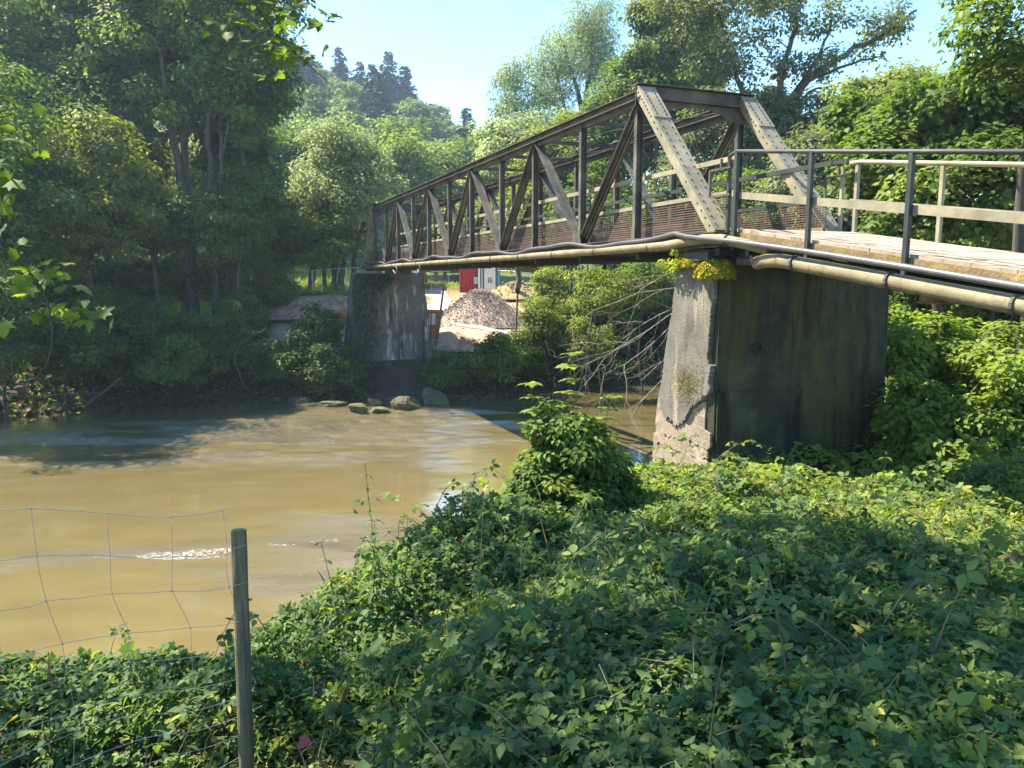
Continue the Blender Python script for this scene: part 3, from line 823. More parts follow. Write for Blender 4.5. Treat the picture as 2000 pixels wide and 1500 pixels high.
ZT, ZB = 5.44, -.6
pier = empty("bridge_pier", bm(.8, 1.6, 1.5), "near concrete pier with a pale flaking side and a dark mossy side", "pier")
bt = .2                      # batter per metre on the river side
def near_corner(k, z):
    d = (ZT - z)
    return {0: bm(0.0 - .01 * d, .0 - .012 * d, z), 1: bm(0.0 - .01 * d, 3.2 + .01 * d, z), 2: bm(1.0 + bt * d, 3.2 + .01 * d, z), 3: bm(1.0 + bt * d, .0 - .012 * d, z)}[k]
# the dark land-facing half and the pale core behind the render are two blocks butted end to end
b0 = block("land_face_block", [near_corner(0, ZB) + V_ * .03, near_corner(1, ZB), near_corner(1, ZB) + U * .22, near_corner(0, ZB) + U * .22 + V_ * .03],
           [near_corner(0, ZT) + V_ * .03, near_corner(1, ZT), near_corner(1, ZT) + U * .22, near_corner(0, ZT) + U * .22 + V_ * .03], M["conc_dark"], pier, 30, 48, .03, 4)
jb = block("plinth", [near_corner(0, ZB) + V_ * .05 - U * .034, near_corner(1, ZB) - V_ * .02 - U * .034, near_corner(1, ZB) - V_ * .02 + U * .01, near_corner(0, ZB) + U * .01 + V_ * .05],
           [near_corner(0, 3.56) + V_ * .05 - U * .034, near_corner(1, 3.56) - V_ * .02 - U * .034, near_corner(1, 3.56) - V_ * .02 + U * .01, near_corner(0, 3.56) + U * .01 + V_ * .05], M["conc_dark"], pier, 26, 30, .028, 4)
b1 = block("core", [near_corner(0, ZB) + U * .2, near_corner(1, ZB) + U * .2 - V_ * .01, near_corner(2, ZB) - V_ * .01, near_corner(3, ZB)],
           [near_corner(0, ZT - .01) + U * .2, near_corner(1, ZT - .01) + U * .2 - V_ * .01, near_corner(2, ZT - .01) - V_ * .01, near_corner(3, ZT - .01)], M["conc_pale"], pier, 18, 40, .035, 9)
# flaking render crust on the lit side: a ragged sheet 6 cm thick (a along the river side, b up)
rng = np.random.default_rng(11)
def face_pt(a, z):           # a: 0 at the land edge, 1 at the river edge
    return near_corner(0, z) * (1 - a) + near_corner(3, z) * a
lower = [(.02, 3.95), (.05, 3.75), (.03, 3.58), (.10, 3.50), (.19, 3.42), (.27, 3.34), (.36, 3.22), (.42, 3.05), (.50, 2.98), (.58, 2.93), (.70, 2.99), (.82, 3.02), (.90, 3.12), (.955, 3.3)]
edge_r = [(.965, 3.5), (.945, 3.62), (.96, 3.8), (.968, 4.2), (.955, 4.55), (.93, 4.70), (.962, 4.85), (.968, 5.3), (.96, 5.40)]
edge_l = [(.05, 5.40), (.045, 5.2), (.05, 5.0), (.035, 4.92), (.055, 4.84), (.075, 4.66), (.07, 4.5), (.085, 4.36), (.08, 4.2), (.09, 4.05), (.06, 3.98)]
ol = lower + edge_r + edge_l
def densify(ol, k=7):
    r = []
    for (a, b), (c, d) in zip(ol, ol[1:] + ol[:1]):
        for i in range(k):
            f = i / k; j = .008
            r.append((a + (c - a) * f + rng.uniform(-j, j), b + (d - b) * f + (rng.uniform(-.5, .5) * min(.10, abs(c - a) * 1.0))))
    return r
olf = densify(ol)
m = MB(); th = -V_ * .055
n_ = len(olf)
inner = [face_pt(a, z) + V_ * .02 for a, z in olf]
mid = [face_pt(a, z) - V_ * .04 for a, z in olf]
cx_, cz_ = sum(a for a, z in olf) / n_, sum(z for a, z in olf) / n_
outer = [face_pt(a + (cx_ - a) * .03, z + (cz_ - z) * .012) - V_ * .058 for a, z in olf]
m.add(inner + mid + outer, [(i, (i + 1) % n_, n_ + (i + 1) % n_, n_ + i) for i in range(n_)] + [(n_ + i, n_ + (i + 1) % n_, 2 * n_ + (i + 1) % n_, 2 * n_ + i) for i in range(n_)] + [tuple(range(2 * n_, 3 * n_))])
m.build("render_crust", M["conc_crust"], pier)
for k_, (za, zb, a0, a1, th_) in enumerate([(2.30, 2.52, .02, .93, .030), (2.55, 2.70, .06, .97, .018), (2.73, 2.98, .02, .80, .026)]):   # ragged board-cast ledges of the worn foot
    oo = densify([(a0, za), (a1 * .5, za + .02), (a1, za - .02), (a1 + .01, zb - .03), (a1 * .6, zb), (a0, zb - .02)], 9); nn_ = len(oo)
    m = MB(); m.add([face_pt(a, z) + V_ * .02 for a, z in oo] + [face_pt(a, z) - V_ * th_ for a, z in oo], [(i, (i + 1) % nn_, nn_ + (i + 1) % nn_, nn_ + i) for i in range(nn_)] + [tuple(range(nn_, 2 * nn_))])
    m.build("board_ledge", M["conc_pale"], pier)
m = MB(); c = at(1500, 682, 10.95)
ring(m, bm(-.05, 0, 0) * 0 + (O + V_ * ((c - O) @ V_) + Z_ * (c[2] - O[2]) - U * .045), U, .055, .03, .04)
m.build("drain_ring", M["conc_dark"], pier)
m = MB(); q = O + V_ * ((c - O) @ V_) + Z_ * (c[2] - O[2]) - U * .05
m.tube([q + U * .03, q + U * .10], .058, 14); m.build("drain_hole", M["dark"], pier)
m = MB()
for w in (.0, .28, 1.72, 2.0):
    m.box(bm(.35, w, 5.50), U * .30, V_ * .16, Z_ * .062)
m.build("bearing_block", M["steel_dark"], pier)
m = MB(); m.beam(bm(-.03, .28, 5.43), bm(-.03, 2.9, 5.33), .05, .09, U); m.build("ledge_beam", M["steel_beige"], pier)

far = empty("bridge_pier", bm(26.4, 1, 1), "far concrete pier half covered with ivy and streaked with white lime", "pier")
T0 = 25.85
def far_corner(k, z):
    d = max(0, 5.42 - z) * .10
    return {0: bm(T0 - d * .6, -.5 - d, z), 1: bm(T0 - d * .6, 2.62 + d * .8, z), 2: bm(T0 + 1.7 + d, 2.62 + d, z), 3: bm(T0 + 1.7 + d, -.5 - d, z)}[k]
block("shaft", [far_corner(k, 1.3) for k in range(4)], [far_corner(k, 5.42) for k in range(4)], M["conc_far"], far, 14, 18, .05, 21)
block("footing", [far_corner(k, -.8) + (far_corner(k, 1) - bm(T0 + .85, 1.06, 1)) * .10 for k in range(4)], [far_corner(k, 1.45) + (far_corner(k, 1) - bm(T0 + .85, 1.06, 1)) * .05 for k in range(4)], M["conc_dark"], far, 12, 10, .06, 22)

# ------------------------------------------------------------------ trees and bushes
def ell(px, py, D, rx, ry, rd=None):
    """crown lobe: centre and radii given where the photograph shows it, turned into metres at depth D"""
    c = at(px, py, D); k = D / 1500.0
    return (c, np.array([rx * k, (rd if rd else rx) * k, ry * k]))


def crown_clumps(ells, n, rng, hollow=.35):
    vol = np.array([e[1].prod() ** .75 for e in ells]); pr = vol / vol.sum()
    out = []
    for i in rng.choice(len(ells), n, p=pr):
        c, r = ells[i]
        d = nrm(rng.normal(size=3)); f = (hollow ** 3 + (1 - hollow ** 3) * rng.random()) ** (1 / 3)
        f *= 1 + .16 * rng.normal() * .6
        out.append((c + d * r * f, nrm(d / r)))
    return np.array([o_[0] for o_ in out]), np.array([o_[1] for o_ in out])


def crown_leaves(C, Dn, lpc, cr, flat, rng, up=.7, size=.2, tint_spread=.5):
    n = len(C) * lpc
    idx = np.repeat(np.arange(len(C)), lpc)
    crr = cr * rng.uniform(.65, 1.3, len(C))
    off = rng.normal(size=(n, 3)); off = nrm(off) * (rng.random((n, 1)) ** .45)
    P = C[idx] + off * crr[idx][:, None] * np.array([1, 1, flat])
    Nn = nrm(np.array([0, 0, up]) + Dn[idx] * .45 + off * .55 + rng.normal(size=(n, 3)) * .42)
    tint = np.clip(.42 + rng.normal(0, .17, len(C))[idx] * tint_spread * 2 + rng.normal(0, .16, n), 0, 1)
    sz = size * rng.uniform(.65, 1.25, n)
    ax = off + np.array([0, 0, -.35])
    return P, Nn, sz, tint, ax


def trunk_and_limbs(m, trunks, C, rng, twig=.02, limb=.06, n_side=7, every=1, reach=99):
    """trunks: [(points, r0, r1)]; each clump in C is joined to the nearest trunk point below it"""
    pts, rad = [], []
    for line, r0, r1 in trunks:
        line = np.asarray(line, float)
        k = len(line)
        t = np.linspace(0, 1, 4 * (k - 1) + 3)
        s = np.linspace(0, 1, k)
        sm = np.stack([np.interp(t, s, line[:, j]) for j in range(3)], 1)
        L = np.linalg.norm(line[-1] - line[0])
        sm[1:-1] += rng.normal(size=(len(t) - 2, 3)) * L * .006
        rr = r0 + (r1 - r0) * t ** .8
        rr[0] *= 1.25
        m.tube(sm, rr, n_side)
        for q, r in zip(sm, rr): pts.append(q); rad.append(r)
    pts, rad = np.array(pts), np.array(rad)
    zlo = pts[:, 2].min()
    for i in range(0, len(C), every):
        c = C[i]
        cost = np.linalg.norm(pts - c, axis=1) + 2.2 * np.maximum(0, pts[:, 2] - c[2] + .25 * np.linalg.norm((pts - c)[:, :2], axis=1)) + .8 * (pts[:, 2] < zlo + 1.2)
        j = int(np.argmin(cost)); p_ = pts[j]
        d = c - p_; L = np.linalg.norm(d)
        if L < .15 or L > reach: continue
        r0 = min(rad[j] * .55, limb * (.5 + .18 * L)); 
        mid = p_ + d * .5 + rng.normal(size=3) * L * .07 + np.array([0, 0, .08 * L])
        m.tube([p_, p_ + d * .25 + (mid - p_ - d * .5) * .6, mid, p_ + d * .78 + (mid - p_ - d * .5) * .5, c], [r0, r0 * .8, r0 * .6, r0 * .42, twig * .6], 5, caps=False)
        pts = np.vstack([pts, mid[None]]); rad = np.append(rad, r0 * .6)


def tree(name, label, cat, base, ells, n, lpc, cr, size, mat, trunks=None, r0=.2, bark="bark", tpl="quad", flat=.6, group=None, seed=0, hollow=.35, limb=.06, every=1, up=.7, part="crown", spread=.5, twig=.02):
    rng = np.random.default_rng(seed + 100)
    base = np.asarray(base, float)
    root = empty(name, base, label, cat, group)
    C, Dn = crown_clumps(ells, n, rng, hollow)
    if trunks is None:
        top = max(ells, key=lambda e: e[0][2])
        mean = sum(e[0] for e in ells) / len(ells)
        trunks = [([base - Z_ * .3, base * .6 + mean * .4 + rng.normal(size=3) * .1 * np.array([1, 1, 0]), mean * .4 + top[0] * .6, top[0] + Z_ * top[1][2] * .55], r0, r0 * .18)]
    m = MB(); trunk_and_limbs(m, trunks, C, rng, limb=limb, every=every, twig=twig)
    m.build("trunk", M[bark], root, smooth_=True)
    P, Nn, sz, ti, ax = crown_leaves(C, Dn, lpc, cr, flat, rng, up, size, spread)
    me = leaf_mesh(part, P, Nn, sz, ti, LEAF[mat], tpl, ax, base, rng)
    link_mesh(part, me, root)
    return root


# --- left bank: the tall wood behind the river -------------------------------------------------
g = gpt
b = g(372, 38.5)
tree("tall_tree", "tall tree whose dark trunk forks low down, standing left of the round pale willow", "tree", b,
     [ell(310, 30, 38.5, 120, 110), ell(390, -70, 38.5, 150, 120), ell(235, 90, 38.5, 70, 70), ell(330, 200, 38.5, 80, 60)], 90, 150, .95, .24, "mid",
     trunks=[([b - Z_ * .3, at(372, 470, 38.5), at(362, 375, 38.5)], .33, .27), ([at(362, 378, 38.5), at(340, 290, 38.4), at(318, 130, 38), at(300, -60, 38)], .2, .06),
             ([at(362, 378, 38.5), at(362, 250, 38.7), at(372, 90, 39), at(395, -120, 39)], .2, .07), ([at(352, 320, 38.5), at(335, 230, 38.2), at(265, 110, 37.6)], .10, .04)], seed=1, limb=.05)
b = g(420, 37.5)
tree("tall_tree", "tall tree with two thin parallel stems wrapped in leaves, right of the forked trunk", "tree", b,
     [ell(450, 0, 37.5, 90, 100), ell(500, 60, 37, 85, 75), ell(430, 120, 37.5, 60, 80), ell(540, -60, 37.5, 100, 70), ell(470, 210, 37.5, 55, 60)], 80, 150, .9, .23, "mid",
     trunks=[([b - Z_ * .3, at(412, 400, 37.5), at(405, 240, 37.5), at(408, 60, 37.5), at(420, -100, 37.5)], .2, .07),
             ([g(440, 37.8) - Z_ * .3, at(432, 380, 37.8), at(432, 250, 37.8), at(455, 90, 37.8), at(480, -60, 37.8)], .17, .05),
             ([at(432, 330, 37.8), at(450, 200, 37.4), at(500, 60, 37)], .09, .03)], seed=2, limb=.05)
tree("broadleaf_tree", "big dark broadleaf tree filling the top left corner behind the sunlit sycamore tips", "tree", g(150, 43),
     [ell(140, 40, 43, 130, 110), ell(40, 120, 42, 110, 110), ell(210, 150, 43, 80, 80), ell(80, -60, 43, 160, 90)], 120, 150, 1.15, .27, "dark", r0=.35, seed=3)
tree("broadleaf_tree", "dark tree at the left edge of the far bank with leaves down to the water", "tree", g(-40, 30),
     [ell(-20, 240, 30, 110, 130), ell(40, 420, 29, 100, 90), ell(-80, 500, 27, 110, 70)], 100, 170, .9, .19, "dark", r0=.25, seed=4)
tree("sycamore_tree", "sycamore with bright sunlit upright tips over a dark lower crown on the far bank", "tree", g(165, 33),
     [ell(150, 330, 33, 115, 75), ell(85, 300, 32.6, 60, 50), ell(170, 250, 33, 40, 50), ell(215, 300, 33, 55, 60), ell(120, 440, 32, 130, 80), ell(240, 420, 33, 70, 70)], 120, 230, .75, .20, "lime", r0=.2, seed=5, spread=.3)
tree("broadleaf_tree", "shaded mid-height tree below the forked trunk on the far bank", "tree", g(300, 36),
     [ell(290, 400, 36, 85, 65), ell(250, 440, 35, 70, 45), ell(340, 440, 35.4, 60, 45)], 56, 170, .8, .19, "dark", r0=.16, seed=6)
tree("broadleaf_tree", "leafy dark tree between the twin stems and the bright gap by the site fence", "tree", g(455, 36.5),
     [ell(450, 450, 36.5, 60, 60), ell(480, 380, 37, 50, 50)], 44, 180, .75, .18, "mid", r0=.14, seed=7)
tree("broadleaf_tree", "sunlit yellow-green tree glowing behind the tall dark trunks", "tree", g(440, 56),
     [ell(430, 300, 56, 80, 70), ell(480, 360, 55, 60, 70), ell(380, 360, 56, 60, 70), ell(300, 340, 57, 70, 80)], 90, 200, 1.2, .28, "lime", r0=.22, seed=8)
tree("broadleaf_tree", "backlit tree far left in the gap above the riverside bushes", "tree", g(120, 55),
     [ell(60, 330, 55, 110, 100), ell(200, 420, 54, 90, 70), ell(20, 440, 54, 80, 70)], 70, 200, 1.3, .30, "mid", r0=.25, seed=9)
for i, (px, D, py, rx, ry, mt, lab) in enumerate([
        (-120, 26, 300, 130, 170, "dark", "dark tree partly cut off by the left edge of the view"),
        (30, 36, 250, 90, 110, "mid", "green tree behind the leaves of the overhanging maple branch"),
        (215, 50, 330, 80, 90, "lime", "sunlit tree behind the trunk of the forked tree"),
        (560, 60, 330, 60, 70, "dark", "dark shaded tree just left of the round pale willow crown")]):
    b = g(px, D)
    tree("broadleaf_tree", lab, "tree", b, [ell(px, py, D, rx, ry), ell(px - rx * .4, py + ry * .8, D, rx * .8, ry * .6), ell(px + rx * .5, py + ry * .7, D, rx * .7, ry * .6)], 80, 200, .03 * D, .006 * D, mt, r0=.2, seed=20 + i)

for i, (px, D, py, rx, ry, mt, lab) in enumerate([
        (100, 48, 60, 140, 120, "dark", "tall dense tree closing the top left corner of the wood"),
        (300, 41, 60, 100, 110, "dark", "tall dense tree behind the forked trunk"),
        (480, 40, 120, 75, 90, "mid", "tall tree behind the twin stems"),
        (30, 40, 130, 120, 110, "mid", "tall leafy tree at the left edge above the hanging maple twig"),
        (210, 39, 250, 90, 90, "dark", "dense dark tree between sycamore tips and forked trunk"),
        (470, 42, 300, 60, 70, "dark", "shaded tree right of the twin stems above the lower willow")]):
    b = g(px, D)
    tree("broadleaf_tree", lab, "tree", b, [ell(px, py, D, rx, ry), ell(px - rx * .5, py - ry * .8, D, rx * .9, ry * .6), ell(px + rx * .5, py + ry * .7, D, rx * .7, ry * .6)], 95, 170, .028 * D, .0062 * D, mt, r0=.26, seed=160 + i)

# round willow and the trees round it
b = g(665, 47)
tree("willow_tree", "round pale grey-green willow standing beyond the far end of the bridge", "tree", b,
     [ell(655, 345, 47, 95, 95), ell(620, 380, 47, 60, 80), ell(715, 385, 46.5, 70, 85), ell(650, 275, 47, 55, 40), ell(700, 300, 47, 60, 50)], 230, 140, .75, .19, "willow", tpl="quad",
     trunks=[([b - Z_ * .3, at(672, 500, 47), at(660, 420, 47), at(640, 300, 47)], .26, .05), ([g(690, 47) - Z_ * .3, at(692, 500, 46.6), at(712, 420, 46.5), at(725, 340, 46.5)], .2, .05),
             ([g(650, 47.3) - Z_ * .3, at(650, 500, 47.3), at(628, 420, 47), at(600, 360, 47)], .18, .04)], seed=30, up=.5, flat=.9, spread=.3)
b = g(540, 44)
tree("shrub_willow", "lower spreading willow with bright left side, in front of the round one", "tree", b,
     [ell(500, 410, 44, 60, 55), ell(560, 440, 44, 70, 60), ell(610, 470, 44, 70, 50), ell(520, 480, 43.5, 70, 45)], 110, 200, .7, .2, "lime", r0=.13, seed=31, spread=.3)
for i, (px, D, w) in enumerate([(600, 45, .14), (632, 45.5, .17), (655, 44.5, .12), (612, 47, .1)]):
    b = g(px, D)
    tree("alder_tree", ["slim tree trunk in the row behind the site fence, nearest the field gap", "thickest dark trunk in the row behind the site fence", "thin trunk of the row closest to the far pier", "thin leaning trunk at the back of the row behind the site fence"][i], "tree", b,
         [ell(px, 470, D, 36, 40), ell(px + 14, 430, D, 30, 30)], 22, 150, .7, .2, "dark" if i % 2 else "mid", r0=w, seed=35 + i, group="row of trunks behind the site fence")

# far trees in the valley between the willow and the hill
for i, (px, py, D, rx, ry, mt, lab) in enumerate([
        (800, 330, 78, 42, 55, "lime", "round yellowish tree on the valley floor right of the round willow"),
        (850, 345, 84, 34, 45, "lime", "smaller yellowish tree right of the round yellowish one"),
        (775, 300, 90, 45, 60, "mid", "blue-green tree half hidden behind the round yellowish one"),
        (905, 340, 88, 50, 60, "mid", "mid green tree behind the middle of the bridge truss"),
        (740, 430, 72, 40, 40, "mid", "low tree seen through the far end of the truss"),
        (830, 430, 75, 50, 45, "mid", "bushy tree seen through the second bay of the truss from the far end"),
        (930, 440, 70, 60, 45, "lime", "light bushy tree seen through the middle bays of the truss"),
        (870, 470, 74, 40, 30, "mid", "low bushy tree above the red container"),
        (520, 400, 80, 60, 70, "dark", "dark tree at the foot of the wooded hill left of the willow"),
        (590, 300, 95, 50, 70, "mid", "tree at the foot of the wooded hill just above the willow"),
        (470, 290, 90, 60, 80, "dark", "shaded tree on the lower hill between twin stems and willow")]):
    b = gpt(px, D)
    tree("broadleaf_tree", lab, "tree", b, [ell(px, py, D, rx, ry), ell(px - rx * .5, py + ry * .55, D, rx * .7, ry * .7), ell(px + rx * .5, py + ry * .6, D, rx * .7, ry * .7)], 80, 130, .026 * D, .0055 * D, mt, r0=.25, seed=50 + i, every=2)

# tall hazy willow behind the bridge, with dark limbs showing
b = g(1120, 62)
tree("willow_tree", "very tall airy grey willow rising above the middle of the bridge", "tree", b,
     [ell(1120, 90, 62, 70, 75), ell(1060, 150, 62, 70, 65), ell(1000, 190, 62, 55, 55), ell(1155, 50, 62, 45, 55), ell(1175, 130, 62, 40, 70), ell(1040, 250, 61, 80, 50)], 210, 165, 1.1, .30, "willow", tpl="narrow",
     trunks=[([b - Z_ * .3, at(1130, 350, 62), at(1140, 220, 62)], .5, .36), ([at(1140, 225, 62), at(1120, 150, 62), at(1090, 60, 62)], .25, .05), ([at(1140, 225, 62), at(1155, 130, 62), at(1160, 20, 62)], .26, .05),
             ([at(1130, 290, 62), at(1090, 210, 62), at(1030, 160, 62)], .2, .05), ([at(1128, 300, 62), at(1095, 180, 62), at(1080, 110, 62)], .16, .04), ([at(1130, 320, 62), at(1060, 250, 62), at(990, 200, 62)], .18, .04)], seed=70, up=.4, flat=1.0, limb=.05, hollow=.2)
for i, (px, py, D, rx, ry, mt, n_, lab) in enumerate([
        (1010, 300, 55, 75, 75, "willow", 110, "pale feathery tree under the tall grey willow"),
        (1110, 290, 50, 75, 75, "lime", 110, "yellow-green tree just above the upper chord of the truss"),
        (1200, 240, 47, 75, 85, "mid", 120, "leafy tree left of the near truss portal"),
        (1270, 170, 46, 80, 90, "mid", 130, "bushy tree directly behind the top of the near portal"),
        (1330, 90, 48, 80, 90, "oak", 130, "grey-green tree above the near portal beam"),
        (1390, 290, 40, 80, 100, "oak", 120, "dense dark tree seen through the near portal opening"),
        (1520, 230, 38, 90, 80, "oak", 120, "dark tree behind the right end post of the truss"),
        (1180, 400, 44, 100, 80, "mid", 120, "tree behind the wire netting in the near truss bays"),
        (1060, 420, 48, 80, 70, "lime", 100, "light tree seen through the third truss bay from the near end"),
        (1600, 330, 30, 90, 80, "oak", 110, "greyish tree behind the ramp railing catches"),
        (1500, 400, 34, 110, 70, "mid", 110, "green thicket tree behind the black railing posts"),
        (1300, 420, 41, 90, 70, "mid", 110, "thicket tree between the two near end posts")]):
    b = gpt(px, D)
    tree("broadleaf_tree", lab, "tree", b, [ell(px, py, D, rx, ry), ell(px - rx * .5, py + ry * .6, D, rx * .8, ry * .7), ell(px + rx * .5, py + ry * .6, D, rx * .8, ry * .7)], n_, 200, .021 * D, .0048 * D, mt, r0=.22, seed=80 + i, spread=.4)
# the oak at the top right with its bare limbs
b = g(1490, 37)
tree("oak_tree", "tall oak with dark crooked limbs leaning right against the sky, behind the portal", "tree", b,
     [ell(1420, 60, 37, 95, 90), ell(1330, 20, 37, 70, 60), ell(1530, 40, 37, 80, 70), ell(1620, 20, 37, 70, 55), ell(1690, 70, 36.5, 60, 40), ell(1600, 120, 36.5, 60, 35), ell(1740, 30, 36.5, 50, 35), ell(1500, 130, 37, 80, 50), ell(1480, -40, 37, 140, 50)], 165, 100, .72, .18, "oak", tpl="quad",
     trunks=[([b - Z_ * .3, at(1490, 330, 37), at(1520, 230, 37)], .45, .32), ([at(1520, 235, 37), at(1570, 160, 36.8), at(1650, 105, 36.6), at(1740, 60, 36.4), at(1790, 20, 36.4)], .22, .05),
             ([at(1540, 200, 37), at(1600, 110, 36.6), at(1625, 40, 36.5)], .14, .04), ([at(1515, 240, 37), at(1530, 130, 37), at(1560, 20, 37), at(1580, -60, 37)], .20, .05),
             ([at(1500, 280, 37), at(1440, 150, 37), at(1400, 20, 37)], .2, .05), ([at(1570, 160, 36.8), at(1660, 125, 36.6), at(1720, 110, 36.5)], .10, .03), ([at(1500, 260, 37), at(1580, 180, 36.7), at(1650, 160, 36.6)], .09, .03)], seed=95, limb=.06, hollow=.15, flat=.75)
b = g(1270, 44)
tree("broadleaf_tree", "bluish leafy tree top left of the oak, its leaves thin against the sky", "tree", b,
     [ell(1290, 15, 44, 60, 40), ell(1260, 50, 44, 35, 40), ell(1340, 40, 44, 50, 50)], 60, 150, .8, .2, "oak", seed=96, r0=.2, hollow=.15)

# right-hand trees on the near bank behind the ramp
b = g(1880, 20)
tree("maple_tree", "yellow-green maple in full sun filling the right side behind the ramp railing", "tree", b,
     [ell(1830, 250, 19, 130, 90), ell(1930, 220, 18.5, 120, 110), ell(1730, 320, 19, 90, 70), ell(1900, 370, 17.5, 150, 90), ell(1780, 430, 18, 110, 60), ell(2050, 330, 18, 130, 150), ell(1680, 250, 21, 70, 60)], 270, 150, .55, .135, "mid", tpl="maple", r0=.18, seed=100, flat=.8, up=.75, spread=.45)
b = g(2080, 14)
tree("broadleaf_tree", "overhanging tree in the top right corner with thin leaves against the sky", "tree", b,
     [ell(1960, 60, 13.5, 110, 90), ell(1890, 40, 14, 60, 50), ell(2060, 20, 13.5, 140, 120), ell(1960, 140, 13.5, 60, 40), ell(1880, 95, 13.6, 45, 22)], 80, 62, .42, .12, "mid", tpl="quad", r0=.16, seed=101, hollow=.15, flat=.45, limb=.03, up=1.0)
for i, (px, py, D, rx, ry, mt, lab) in enumerate([
        (1760, 200, 30, 110, 60, "lime", "sunlit tree top behind the maple on the right"),
        (1640, 440, 26, 80, 70, "oak", "shady tree seen between the ramp railing posts"),
        (1950, 480, 22, 120, 90, "mid", "shady tree under the ramp at the right edge"),
        (1830, 560, 24, 110, 80, "dark", "dark tree under the ramp right of the pier")]):
    b = gpt(px, D)
    tree("broadleaf_tree", lab, "tree", b, [ell(px, py, D, rx, ry), ell(px - rx * .5, py + ry * .7, D, rx * .8, ry * .7), ell(px + rx * .5, py + ry * .7, D, rx * .8, ry * .7)], 110, 190, .022 * D, .0065 * D, mt, r0=.14, seed=110 + i, spread=.4)
# dark trees where the river bends behind the near pier
for i, (px, py, D, rx, ry, mt, lab) in enumerate([
        (1260, 620, 42, 80, 70, "dark", "dark shaded tree over the river bend left of the near pier"),
        (1170, 590, 40, 60, 70, "mid", "green bank tree under the middle of the bridge"),
        (1095, 590, 41, 45, 60, "lime", "light young tree right of the gravel heap"),
        (1230, 560, 45, 90, 50, "mid", "backlit tree behind the bare fallen branches"),
        (1330, 560, 47, 80, 80, "dark", "dark tree hidden for the most part by the near pier")]):
    b = gpt(px, D)
    b = np.array([b[0], D, max(b[2], .6)])
    tree("broadleaf_tree", lab, "tree", b, [ell(px, py, D, rx, ry), ell(px - rx * .4, py + ry * .6, D, rx * .7, ry * .6), ell(px + rx * .5, py + ry * .5, D, rx * .7, ry * .7)], 70, 190, .62, .17, mt, r0=.11, seed=120 + i)
for i, (px, py, rx, ry, D, mt, lab) in enumerate([
        (1180, 560, 60, 45, 33, "lime", "sunlit leafy thicket behind the bare branches, nearest the thickest trunk"),
        (1260, 545, 60, 40, 33.5, "mid", "leafy thicket between the bare branches and the underside of the bridge"),
        (1150, 650, 50, 40, 36, "lime", "light thicket low behind the bare branches"),
        (1080, 560, 40, 45, 39, "lime", "sunny thicket between gravel heap and bare trunks")]):
    c = at(px, py, D)
    root = None
    tree("young_tree", lab, "tree", np.array([c[0], D + .3, max(.2, gz(c[0], D + .3))]), [ell(px, py, D, rx, ry), ell(px - rx * .4, py + ry * .7, D, rx * .8, ry * .6)], 44, 120, .5, .13, mt, r0=.05, seed=180 + i, limb=.025)
for i, (px, D, w, top) in enumerate([(1112, 38, .10, 520), (1128, 38.5, .16, 510), (1146, 38, .08, 515), (1158, 39, .06, 530), (1098, 39, .05, 540)]):
    b = gpt(px, D); rng = np.random.default_rng(i)
    root = empty("alder_tree", b, ["upright bare trunk under the bridge beside the thickest one", "thickest bare trunk under the bridge right of the gravel", "slim bare trunk right of the thickest under the bridge", "thin dark stem at the right of the trunk group under the bridge", "thin stem at the left of the trunk group under the bridge"][i], "tree", "trunks under the bridge")
    m = MB(); tp = at(px + 6, top - 60, D)
    line = [b - Z_ * .4, b * .6 + tp * .4 + rng.normal(size=3) * .08, tp]
    C = np.array([b * (1 - f) + tp * f + rng.normal(size=3) * np.array([.7, .5, .3]) for f in np.linspace(.3, 1, 9)])
    trunk_and_limbs(m, [(line, w, w * .5)], C, rng, limb=.02, twig=.012); m.build("trunk", M["bark_pale" if i % 2 else "bark"], root, smooth_=True)

# --- the wooded hill: copies of a few tree shapes ------------------------------------------------
def proto_broad(seed, mt):
    rng = np.random.default_rng(seed)
    H = 15.0
    ells = [(np.array([rng.uniform(-1.2, 1.2), rng.uniform(-1.2, 1.2), z]), np.array([r, r, r * .8])) for z, r in ((H * .35, 4.2), (H * .55, 4.6), (H * .75, 3.6), (H * .9, 2.0))]
    C, Dn = crown_clumps(ells, 120, rng, .55)
    P, Nn, sz, ti, ax = crown_leaves(C, Dn, 55, 1.15, .6, rng, .8, .62)
    crown = leaf_mesh("crown", P, Nn, sz, ti, LEAF[mt], "clump", ax, rng=rng)
    m = MB(); trunk_and_limbs(m, [([(0, 0, -1), (.1, 0, H * .3), (0, .1, H * .8)], .28, .06)], C, rng, every=8)
    me = bpy.data.meshes.new("trunk"); me.from_pydata(m.v, [], m.f); me.materials.append(M["bark"])
    return crown, me


